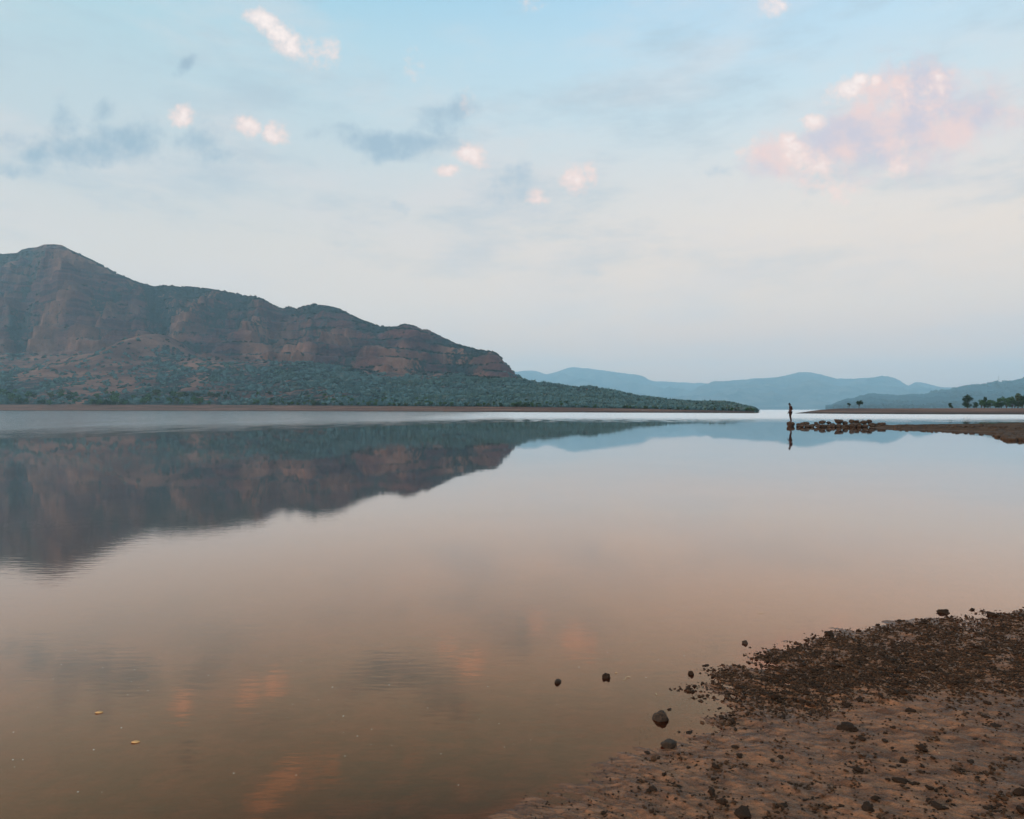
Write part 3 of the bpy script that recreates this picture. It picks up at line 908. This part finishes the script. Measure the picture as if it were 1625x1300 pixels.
for i, (px, py, w, h, lb) in enumerate(NAMED):
    x, d, z = ground_at(px, py + h * .3)
    k = d / F
    z0 = z
    mesh = ME_BO[i % 5] if i in (1, 2, 3, 9) else ME_ST[i % 8]
    wet = z < .004
    top_ = max(z, 0) + h * k * (.55 if wet else .32); bot_ = (min(z, 0) if wet else z) - h * k * .22
    stone(mesh, (x, d, (top_ + bot_) / 2), (w * k * .52, w * k * .42, (top_ - bot_) / 1.6), i * 1.3, lb)
for i in range(70):                     # lumps strewn on the mud
    px = random.uniform(900, 1622); py = random.uniform(1120, 1296)
    if (px - 860) * .9 < (1300 - py) * .95 + 40: continue
    x, d, z = ground_at(px, py)
    s_ = .005 + .009 * random.random() ** 2.5
    stone(ME_ST[random.randrange(8)], (x, d, z + s_ * .1), (s_ * random.uniform(.9, 1.6), s_, s_ * random.uniform(.4, .7)), random.uniform(0, 6), 'small dark lump strewn on the wet brown mud', 'lumps strewn on the mud')
crumbs = []
for i in range(13000):                   # crumbs of mud and grit
    px = random.uniform(830, 2500); py = random.uniform(1060, 1900 if i % 2 else 1400)
    if (px - 820) < (1300 - py) * 1.05 - 40: continue
    if float(perlin(px * .02, py * .035, 2.0)) < random.uniform(-.5, .5): continue
    d = water_d(py); x = (px - PX0) / F * d
    crumbs.append((x, d, random.uniform(.0010, .0046), random.randrange(10)))
cz = ground_z(np.array([c[0] for c in crumbs]), np.array([c[1] for c in crumbs]))[0]
o = scatter_mesh('mud_crumbs', [(c[0], c[1], z + c[2] * .2, c[2] * random.uniform(.8, 1.8), c[2], c[2] * .7, random.uniform(0, 6), c[3]) for c, z in zip(crumbs, cz)], SH1, M_stone)
tag(o, 'fine dark crumbs and grit over the wet mud', 'grit', kind='stuff')
chips = []
for i in range(110):                    # pale chips of shell and leaf on the silt and water
    px = random.uniform(20, 1150); py = random.triangular(950, 1290, 1040)
    if px > 900 and py > 1100: continue
    d = water_d(py); x = (px - PX0) / F * d
    s_ = random.uniform(.0015, .0042)
    chips.append((x, d, .0008, s_ * random.uniform(.7, 1.2), s_ * .8, s_ * .18, random.uniform(0, 6), random.randrange(6)))
o = scatter_mesh('floating_chips', chips, SH2, M_shell)
tag(o, 'tiny pale chips floating on the shallow water', 'flotsam', kind='stuff')


def straw(px, py, length, curl, label, z=None, rad=.0012, mat=None, rot=0.0):
    x, d, gz = ground_at(px, py)
    cu = bpy.data.curves.new('straw', 'CURVE'); cu.dimensions = '3D'; cu.bevel_depth = rad; cu.bevel_resolution = 2
    s_ = cu.splines.new('POLY'); n = 14; s_.points.add(n - 1)
    a = rot; q = Vector((0, 0, 0))
    for i in range(n):
        s_.points[i].co = (q.x, q.y, .0012 + .002 * sin(i * .9), 1)
        s_.points[i].radius = 1 - .5 * i / n
        a += curl * (1 if i < n * .6 else -1.4) / n
        q += Vector((cos(a), sin(a), 0)) * length / n
    tmp = bpy.data.objects.new('straw', cu); C.objects.link(tmp)
    me = bpy.data.meshes.new_from_object(tmp.evaluated_get(bpy.context.evaluated_depsgraph_get()))
    bpy.data.objects.remove(tmp)
    me.materials.clear(); me.materials.append(mat or M_straw)
    o = bpy.data.objects.new('straw', me); o.location = (x, d, max(gz, 0.0) + .002)
    link(o); tag(o, label, 'straw')


straw(1001, 1084, .085, 5.0, 'curly pale straw floating in the shallows right of the stones', rot=1.8)
straw(1203, 981, .05, .6, 'straight pale straw floating far out off the gravel', rot=-.4)
straw(1490, 1198, .05, 3.5, 'curled pale straw on the mud at right', rot=.5)
straw(1497, 1282, .03, 2.5, 'short pale straw beside the dark lump at the bottom', rot=1.6)
straw(1322, 1130, .05, 1.5, 'thin straw below the gravel in the middle of the beach', rot=.2)
straw(1042, 1110, .03, 1.0, 'tiny pale straw in the shallows above the largest stone', rot=1.2)
straw(1440, 1035, .035, .8, 'pale straw lying across the gravel', rot=-1.0)


def leaf(px, py, w, label):
    d = water_d(py); x = (px - PX0) / F * d; L = w * d / F
    n = 9
    t = np.linspace(0, 1, n); wd = np.sin(t * pi) ** .8 * .28
    vs = np.concatenate([np.stack([(t - .5), wd, .05 * np.sin(t * 3)], 1), np.stack([(t - .5), -wd, .03 * np.cos(t * 4)], 1),
                         np.stack([(t - .5), wd, .05 * np.sin(t * 3) + .05], 1), np.stack([(t - .5), -wd, .03 * np.cos(t * 4) + .05], 1)]) * L
    f = []
    for i in range(n - 1):
        f += [(i, i + 1, n + i + 1, n + i), (2 * n + i, 3 * n + i, 3 * n + i + 1, 2 * n + i + 1), (i, 2 * n + i, 2 * n + i + 1, i + 1), (n + i, n + i + 1, 3 * n + i + 1, 3 * n + i)]
    o = mesh_np('leaf', vs, f, M_dryleaf, True, loc=(x, d, .002))
    o.rotation_euler = (0, 0, .25)
    tag(o, label, 'leaf')


leaf(157, 1132, 12, 'dry orange leaf floating in the shallow water at far left')
leaf(215, 1179, 13, 'dry orange leaf floating nearer the bottom left')
leaf(978, 1069, 4, 'tiny orange leaf floating beside the curly straw')


# ------------------------------------------------------------------ trees
def crown_mesh(name, seed, H, W, base, lobes, leaves, leaf_size, mat, parent=None, top_heavy=.5):
    """leaf clumps through a crown of several lobes; z from base*H to H"""
    rr = np.random.default_rng(seed)
    vs, fs, n = [], [], 0
    L = []
    for i in range(lobes):
        t = rr.uniform(0, 1) ** .8
        a = rr.uniform(0, 2 * pi); rad = W * .5 * rr.uniform(.15, .62) * (1 - .45 * abs(t - .4))
        c = np.array([cos(a) * rad, sin(a) * rad, H * (base + (1 - base) * (.16 + .68 * t))])
        L.append((c, W * rr.uniform(.15, .26), H * (1 - base) * rr.uniform(.13, .22)))
    for i in range(leaves):
        c, rw, rh = L[rr.integers(len(L))]
        d_ = rr.normal(size=3); d_ /= np.linalg.norm(d_)
        p = c + d_ * (rw, rw, rh) * rr.uniform(.45, 1.08)
        n1 = rr.normal(size=3); n1 /= np.linalg.norm(n1)
        n2 = np.cross(n1, rr.normal(size=3)); n2 /= np.linalg.norm(n2)
        s_ = leaf_size * rr.uniform(.6, 1.3)
        vs.append(np.array([p + n1 * s_, p + n2 * s_ * .8, p - n1 * s_ * .9, p - n2 * s_ * .75]))
        fs.append(np.array([0, 1, 2, 3]) + n); n += 4
    o = mesh_np(name, np.concatenate(vs), np.array(fs), mat, False, parent)
    return o, L


def trunk_mesh(seed, H, W, base, L, parent=None, r0=.04):
    bm = bmesh.new()
    def tube(a, b, ra, rb, k=6, seg=4, sway=.05):
        a, b = Vector(a), Vector(b); rings = []
        ax = (b - a).normalized(); s1 = ax.orthogonal().normalized(); s2 = ax.cross(s1)
        for i in range(seg + 1):
            t = i / seg
            c = a.lerp(b, t) + s1 * sin(t * pi) * sway * (b - a).length
            r_ = ra + (rb - ra) * t
            rings.append([bm.verts.new(c + (s1 * cos(q * 2 * pi / k) + s2 * sin(q * 2 * pi / k)) * r_) for q in range(k)])
        for i in range(seg):
            for q in range(k):
                bm.faces.new((rings[i][q], rings[i][(q + 1) % k], rings[i + 1][(q + 1) % k], rings[i + 1][q]))
    tube((0, 0, -.03 * H), (0.02 * W, 0, H * (base + .2)), r0 * H, r0 * .6 * H)
    for c, rw, rh in L[:8]:
        tube((0.01 * W, 0, H * (base * .75 + .03)), c, r0 * .5 * H, r0 * .15 * H, 5, 3, .08)
    me = bpy.data.meshes.new('trunk'); bm.to_mesh(me); bm.free()
    me.materials.append(M_bark)
    return link(bpy.data.objects.new('trunk', me), parent)


def make_tree(seed, H, W, base, lobes, leaves, leaf_size, mat, label, loc, group=None, name='tree', cat='tree'):
    root = bpy.data.objects.new(name, None); root.empty_display_size = .2; root.location = loc
    link(root); tag(root, label, cat, group)
    cr, L = crown_mesh('crown', seed, H, W, base, lobes, leaves, leaf_size, mat, root)
    trunk_mesh(seed, H, W, base, L, root)
    return root


def copy_tree(root, loc, scale, rz, label=None):
    r_ = root.copy(); C.objects.link(r_); r_.location = loc; r_.scale = scale; r_.rotation_euler = (0, 0, rz)
    if label: r_['label'] = label
    for ch in root.children:
        c = ch.copy(); C.objects.link(c); c.parent = r_
    return r_


def spit_z(px, d):
    top = np.interp(px, [1262, 1275, 1290, 1305, 1325, 1345, 1400, 1625, 2150], [.05, .45, .95, 1.35, 1.7, 1.9, 1.85, 2.0, 2.4])
    return top - .03


def spit_tree(seed, px, h, w, d, base, lobes, leaves, ls, mat, label, group=None, cat='tree', name='tree'):
    H, W = h * d / F, w * d / F
    return make_tree(seed, H, W, base, lobes, leaves, ls * H, mat, label, ((px - PX0) / F * d, d, spit_z(px, d)), group, name, cat)


spit_tree(1, 1347.4, 9.5, 7.5, 300, .25, 5, 520, .055, M_leafdark, 'smaller rounded lone tree on the bare spit')
spit_tree(22, 1363, 13.0, 15.5, 300, .25, 9, 900, .045, M_leafdark, 'wider lone tree leaning right on the bare spit')
spit_tree(3, 1509.5, 9.5, 11, 300, .05, 6, 650, .05, M_leafdark, 'small dark bushy tree left of the big tree on the spit')
spit_tree(34, 1535, 21.5, 19, 300, .06, 12, 1500, .034, M_leafdark, 'big dark tree standing at the left of the grove on the spit')
GROVE = [(1549, 12, 13, 312, 0), (1557, 14, 14, 318, 1), (1562, 18, 14, 322, 0), (1571, 14, 15, 314, 1), (1580, 14, 16, 318, 1), (1589, 17, 16, 324, 1), (1597, 20, 18, 330, 1),
         (1606, 20, 18, 326, 1), (1615, 23, 18, 322, 1), (1622, 20, 18, 316, 0), (1632, 24, 20, 324, 1), (1645, 22, 20, 326, 1), (1660, 26, 24, 328, 1), (1610, 13, 17, 312, 0), (1585, 10, 16, 310, 0), (1568, 9, 14, 309, 0), (1690, 25, 25, 326, 1)]
GL = {2: 'tall narrow dark tree rising from the grove right of the big tree', 8: 'tallest green tree of the grove near the right edge', 0: 'low bush beside the big dark tree in the grove',
      9: 'dark green tree in front of the grove at the right edge'}
for i, (px, h, w, d, k) in enumerate(GROVE):
    spit_tree(200 + i, px, h, w, d, .05, 8, 700, .05, M_leaf if k else M_leafdark, GL.get(i, 'green bushy tree in the grove on the spit at right'), 'trees of the grove on the spit')

# a mast on the wooded hill
mx = at(1585, 609, 4380)
root = link(bpy.data.objects.new('mast', None)); root.location = (mx.x, mx.y, mx.z - 3)
tag(root, 'thin lattice radio mast on the wooded slope at right', 'mast')
bm = bmesh.new()
def bar(bm, a, b, r_):
    a, b = Vector(a), Vector(b); ax = (b - a).normalized(); s1 = ax.orthogonal().normalized(); s2 = ax.cross(s1)
    ra = [bm.verts.new(a + (s1 * cos(q * pi / 2) + s2 * sin(q * pi / 2)) * r_) for q in range(4)]
    rb = [bm.verts.new(b + (s1 * cos(q * pi / 2) + s2 * sin(q * pi / 2)) * r_) for q in range(4)]
    for q in range(4): bm.faces.new((ra[q], ra[(q + 1) % 4], rb[(q + 1) % 4], rb[q]))
    bm.faces.new(ra[::-1]); bm.faces.new(rb)
HM = 48.0
for k in range(3):
    a = k * 2 * pi / 3; a2 = (k + 1) * 2 * pi / 3
    bar(bm, (cos(a) * .9, sin(a) * .9, 0), (cos(a) * .3, sin(a) * .3, HM), .5)
    for j in range(12):
        t0, t1 = j / 12, (j + 1) / 12
        r0, r1 = .9 - .6 * t0, .9 - .6 * t1
        bar(bm, (cos(a) * r0, sin(a) * r0, HM * t0), (cos(a2) * r1, sin(a2) * r1, HM * t1), .12)
me = bpy.data.meshes.new('lattice'); bm.to_mesh(me); bm.free(); me.materials.append(M_steel)
link(bpy.data.objects.new('lattice', me), root)
bm = bmesh.new(); bar(bm, (0, 0, HM - 1), (0, 0, HM + 6), .3)
me = bpy.data.meshes.new('antenna'); bm.to_mesh(me); bm.free(); me.materials.append(M_steel)
link(bpy.data.objects.new('antenna', me), root)

# trees of the far shore, each one a tree of its own
PROTO = []
for k in range(7):
    H = 1.0; W = [1.0, .85, 1.25, .9, 1.1, .8, 1.4][k]
    r_ = make_tree(400 + k, H, W, [.12, .16, .08, .1, .14, .2, .05][k], 8, 260, .085, [M_leaf, M_leaf, M_leaf, M_leafdark, M_leaf, M_leaf, M_leafdark][k],
                   'small green tree on the far wooded shore above the bare bank', (0, 0, 0), 'trees along the far shore below the mountain')
    PROTO.append(r_)
used = set()
NT_ = 0
tries = 0
while NT_ < 290 and tries < 4000:
    tries += 1
    px = random.uniform(-30, 1196)
    b = 1.0 + random.random() ** 1.6 * (2.6 if px < 900 else 1.2)
    ds = float(ip(DS, px)) + float(perlin(px * 0.012, 3.3) * 14 + perlin(px * 0.05, 8.1) * 5) * min(max(float(ip(DS, px)) / 700, .1), 1)
    bw = 10 + float(ip(HB, px)) * 5
    d = ds + bw * b
    if float(perlin(px * .025, b * .8, 5.0)) < random.uniform(-.75, .1): continue
    z = float(mountain_z(px, d)[0])
    if z < .3: continue
    hp = random.uniform(7, 14) if px < 350 else random.uniform(5, 9) if px < 900 else random.uniform(3.5, 6.5)
    h = hp * d / F * (.8 + .2 * random.random())
    k = random.randrange(7)
    loc = ((px - PX0) / F * d, d, z - .04 * h)
    sc = (h * random.uniform(.95, 1.5), h * random.uniform(.95, 1.5), h)
    if k not in used:
        used.add(k); r_ = PROTO[k]; r_.location = loc; r_.scale = sc
    else:
        copy_tree(PROTO[k], loc, sc, random.uniform(0, 6.3))
    NT_ += 1


# woods and scrub on the slopes: countless, one mass
def leaf_puff(seed, n, ls):
    rr = np.random.default_rng(seed); vs, fs = [], []
    for i in range(n):
        d_ = rr.normal(size=3); d_ /= np.linalg.norm(d_); d_[2] = abs(d_[2]) * 1.0 - .1
        p = d_ * rr.uniform(.55, 1.0)
        n1 = rr.normal(size=3); n1 /= np.linalg.norm(n1); n2 = np.cross(n1, rr.normal(size=3)); n2 /= np.linalg.norm(n2)
        s_ = ls * rr.uniform(.6, 1.2)
        vs.append(np.array([p + n1 * s_, p + n2 * s_, p - n1 * s_, p - n2 * s_])); fs.append(np.arange(4) + 4 * i)
    return np.concatenate(vs), np.array(fs)


PUFF = [leaf_puff(500 + k, 16, .62) for k in range(8)]


def puffs(name, pts, label, cat, mat=None):
    vs, fs, n = [], [], 0
    for (x, y, z, sx, sz, k) in pts:
        p, f = PUFF[k]
        vs.append(p * (sx, sx, sz) + (x, y, z)); fs.append(f + n); n += len(p)
    o = mesh_np(name, np.concatenate(vs), np.concatenate(fs), mat or M_scrub, False)
    return tag(o, label, cat, kind='stuff')


NP = 60000
px = rng.uniform(-150, 1200, NP)
u = rng.uniform(0, 1, NP)
dmin = ip(DS, px) + 10 + ip(HB, px) * 5 + 4
dmax = np.maximum(ip(DC, px), ip(DA, px)) * 1.005
d = dmin + (dmax - dmin) * u ** 1.15
z, veg, bank, rock = mountain_z(px, d)
X = (px - PX0) / F * d
fine = fbm(X * .02, d * .02, 3.0, 4)
pr = sst(veg + .40 * fine, .34, .72) * np.where(px > 820, 1.0, .62)
pr = np.where((px < 480) & (u < .55), pr * (.55 + .5 * sst(fine, -.2, .5)), pr)
pr = np.maximum(pr, .10 * (u < .6))
pr = np.where((u > .965) & (px < 820), pr * .8 + .12, pr)
keep = (rng.uniform(0, 1, NP) < pr) & (bank < .05)
idx = np.nonzero(keep)[0]
print('scrub', len(idx))
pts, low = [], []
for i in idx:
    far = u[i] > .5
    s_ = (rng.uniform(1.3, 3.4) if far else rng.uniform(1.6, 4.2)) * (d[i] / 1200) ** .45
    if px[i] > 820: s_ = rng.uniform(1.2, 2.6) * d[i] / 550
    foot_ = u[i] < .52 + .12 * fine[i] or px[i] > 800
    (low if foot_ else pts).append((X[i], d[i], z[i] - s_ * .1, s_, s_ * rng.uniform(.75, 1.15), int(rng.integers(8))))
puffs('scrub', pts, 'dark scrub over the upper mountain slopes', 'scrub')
puffs('woods', low, 'woods with mist tinted into their blue green leaves over the foot of the mountain and the low point', 'woods', M_woods_misty)

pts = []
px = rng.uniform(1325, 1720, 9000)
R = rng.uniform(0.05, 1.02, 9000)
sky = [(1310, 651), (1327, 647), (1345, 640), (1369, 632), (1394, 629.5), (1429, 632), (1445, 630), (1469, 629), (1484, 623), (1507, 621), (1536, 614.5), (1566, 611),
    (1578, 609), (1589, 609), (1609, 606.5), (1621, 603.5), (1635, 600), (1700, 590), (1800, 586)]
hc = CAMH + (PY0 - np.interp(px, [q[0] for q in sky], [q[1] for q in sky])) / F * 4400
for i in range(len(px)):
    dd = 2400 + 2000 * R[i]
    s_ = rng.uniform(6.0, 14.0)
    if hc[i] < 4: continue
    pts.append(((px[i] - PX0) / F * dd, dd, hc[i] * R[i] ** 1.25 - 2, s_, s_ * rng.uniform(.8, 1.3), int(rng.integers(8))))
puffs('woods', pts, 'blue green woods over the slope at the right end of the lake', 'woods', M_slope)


# ------------------------------------------------------------------ the person on the boulder
def skinned(name, joints, edges, root, mat, parent, sub=2):
    """joints: {key: (x, y, z, radius)}"""
    keys = list(joints)
    me = bpy.data.meshes.new(name)
    me.from_pydata([joints[k][:3] for k in keys], [(keys.index(a), keys.index(b)) for a, b in edges], [])
    o = bpy.data.objects.new(name, me); C.objects.link(o)
    md = o.modifiers.new('skin', 'SKIN'); md.use_smooth_shade = True
    for i, k in enumerate(keys):
        r_ = joints[k][3]
        sv = me.skin_vertices[0].data[i]
        sv.radius = (r_, r_) if not isinstance(r_, tuple) else r_
        sv.use_root = (k == root)
    ss = o.modifiers.new('sub', 'SUBSURF'); ss.levels = sub; ss.render_levels = sub
    dg = bpy.context.evaluated_depsgraph_get()
    m2 = bpy.data.meshes.new_from_object(o.evaluated_get(dg))
    bpy.data.objects.remove(o)
    m2.materials.clear(); m2.materials.append(mat)
    m2.polygons.foreach_set('use_smooth', [True] * len(m2.polygons))
    return link(bpy.data.objects.new(name, m2), parent)


foot = at(1255.2, 670.4, 59.0)
person = link(bpy.data.objects.new('person', None)); person.location = (foot.x, foot.y, foot.z); person.scale = (.92, .92, 1.0)
tag(person, 'person in dark reddish clothes standing on a boulder in the lake, head bowed', 'person')
J = {'pelvis': (-.055, 0, .86, .115), 'waist': (-.045, 0, 1.00, .105), 'chest': (-.015, 0, 1.19, .125), 'upper': (-.035, 0, 1.31, .11), 'neck': (-.085, 0, 1.41, .052),
     'skull': (-.135, 0, 1.50, .072), 'crown': (-.16, 0, 1.57, .085), 'nose': (-.225, 0, 1.515, .018), 'chin': (-.195, 0, 1.455, .035)}
E = [('pelvis', 'waist'), ('waist', 'chest'), ('chest', 'upper'), ('upper', 'neck'), ('neck', 'skull'), ('skull', 'crown'), ('skull', 'nose'), ('skull', 'chin')]
for s_, n in ((-1, 'n'), (1, 'f')):          # near (towards the camera) and far side
    J.update({n + 'hip': (-.05, s_ * .085, .82, .095), n + 'thigh': (-.065, s_ * .085, .64, .078), n + 'knee': (-.07, s_ * .075, .46, .056), n + 'calf': (-.025, s_ * .07, .32, .056),
              n + 'ankle': (.02, s_ * .065, .085, .038), n + 'ball': (-.075, s_ * .07, .035, .036), n + 'toe': (-.14, s_ * .075, .028, .026), n + 'heel': (.045, s_ * .065, .035, .034)})
    E += [('pelvis', n + 'hip'), (n + 'hip', n + 'thigh'), (n + 'thigh', n + 'knee'), (n + 'knee', n + 'calf'), (n + 'calf', n + 'ankle'), (n + 'ankle', n + 'ball'), (n + 'ball', n + 'toe'), (n + 'ankle', n + 'heel')]
    J.update({n + 'shoulder': (-.02, s_ * .165, 1.325, .062)})
    E += [('upper', n + 'shoulder')]
arms = {'n': [(.045, -.20, 1.05, .046), (-.115, -.17, 1.035, .036), (-.215, -.12, 1.075, .027)],      # elbow, forearm, wrist
        'f': [(-.03, .20, 1.03, .046), (-.13, .17, .90, .036), (-.205, .14, .81, .027)]}
for n, s_ in (('n', -1), ('f', 1)):
    e, fa, w = arms[n]
    J[n + 'elbow'], J[n + 'fore'], J[n + 'wrist'] = e, fa, w
    E += [(n + 'shoulder', n + 'elbow'), (n + 'elbow', n + 'fore'), (n + 'fore', n + 'wrist')]
    wv = Vector(w[:3]); dv = (wv - Vector(fa[:3])).normalized(); side = dv.cross(Vector((1, 0, 0))).normalized()
    side = Vector((0, 1, 0)); nv = dv.cross(side).normalized()
    pm = wv + dv * .055
    J[n + 'palm'] = (*pm, .030); E.append((n + 'wrist', n + 'palm'))
    for q, (off, ln) in enumerate(((-.030, .070), (-.010, .082), (.011, .076), (.030, .060))):
        b0 = pm + dv * .035 + side * off; m0 = b0 + dv * ln * .55 - nv * .01; t0 = m0 + dv * ln * .35 - nv * .022
        for nm, pt, rd in (('k', b0, .011), ('m', m0, .0095), ('t', t0, .008)): J[f'{n}{q}{nm}'] = (*pt, rd)
        E += [(n + 'palm', f'{n}{q}k'), (f'{n}{q}k', f'{n}{q}m'), (f'{n}{q}m', f'{n}{q}t')]
    th = wv + dv * .04 + side * s_ * -.035; t2 = th + dv * .04 + side * s_ * -.022 - nv * .01
    J[n + 'th1'] = (*th, .012); J[n + 'th2'] = (*t2, .0095)
    E += [(n + 'palm', n + 'th1'), (n + 'th1', n + 'th2')]
skinned('body', J, E, 'pelvis', M_skin, person, 2)
JS = {k: (*J[k][:3], J[k][3] * 1.13) for k in ('pelvis', 'waist', 'chest', 'upper', 'nshoulder', 'fshoulder')}
JS['collar'] = (-.068, 0, 1.375, .075)
ES = [('pelvis', 'waist'), ('waist', 'chest'), ('chest', 'upper'), ('upper', 'nshoulder'), ('upper', 'fshoulder'), ('upper', 'collar')]
for n in 'nf':
    sh, el = Vector(J[n + 'shoulder'][:3]), Vector(J[n + 'elbow'][:3])
    JS[n + 'mid'] = (*sh.lerp(el, .5), .060); JS[n + 'cuff'] = (*sh.lerp(el, .93), .057)
    ES += [(n + 'shoulder', n + 'mid'), (n + 'mid', n + 'cuff')]
skinned('shirt', JS, ES, 'pelvis', M_shirt, person, 2)
JT = {k: (*J[k][:3], J[k][3] * 1.14) for k in ('pelvis', 'nhip', 'fhip', 'nthigh', 'fthigh', 'nknee', 'fknee', 'ncalf', 'fcalf')}
ET = []
for n in 'nf':
    JT[n + 'hem'] = (.012, J[n + 'ankle'][1], .13, .054)
    ET += [('pelvis', n + 'hip'), (n + 'hip', n + 'thigh'), (n + 'thigh', n + 'knee'), (n + 'knee', n + 'calf'), (n + 'calf', n + 'hem')]
skinned('trousers', JT, ET, 'pelvis', M_trouser, person, 2)
JH = {'a': (-.125, 0, 1.545, .088), 'b': (-.165, 0, 1.585, .085), 'c': (-.095, 0, 1.49, .062)}
skinned('hair', JH, [('a', 'b'), ('a', 'c')], 'a', M_hair, person, 2)
for s_ in (-1, 1):
    v_, f_ = ICO1
    mesh_np('ear', v_ * (.016, .010, .026) + (-.13, s_ * .083, 1.515), f_, M_skin, True, person)
    mesh_np('eye', v_ * .009 + (-.203, s_ * .03, 1.532), f_, M_hair, True, person)

# ------------------------------------------------------------------ air
def box(name, lo, hi, mat):
    (x0, y0, z0), (x1, y1, z1) = lo, hi
    vs = [(x, y, z) for z in (z0, z1) for y in (y0, y1) for x in (x0, x1)]
    fs = [(0, 2, 3, 1), (4, 5, 7, 6), (0, 1, 5, 4), (2, 6, 7, 3), (0, 4, 6, 2), (1, 3, 7, 5)]
    return mesh_np(name, vs, fs, mat, False)


m = bpy.data.materials.new('haze_air'); m.use_nodes = True
g = NT(m.node_tree)
out = g.n('ShaderNodeOutputMaterial'); vol = g.n('ShaderNodeVolumePrincipled')
vol.inputs['Color'].default_value = (*HAZE_COL, 1)
vol.inputs['Density'].default_value = HAZE_D
vol.inputs['Anisotropy'].default_value = 0.15
g.link(vol.outputs[0], out.inputs['Volume'])
o = box('haze', (-11500, -90, -2.6), (11500, HAZE_FAR, HAZE_TOP), m)
tag(o, 'thin blue haze over the lake and hills', 'haze', kind='stuff')
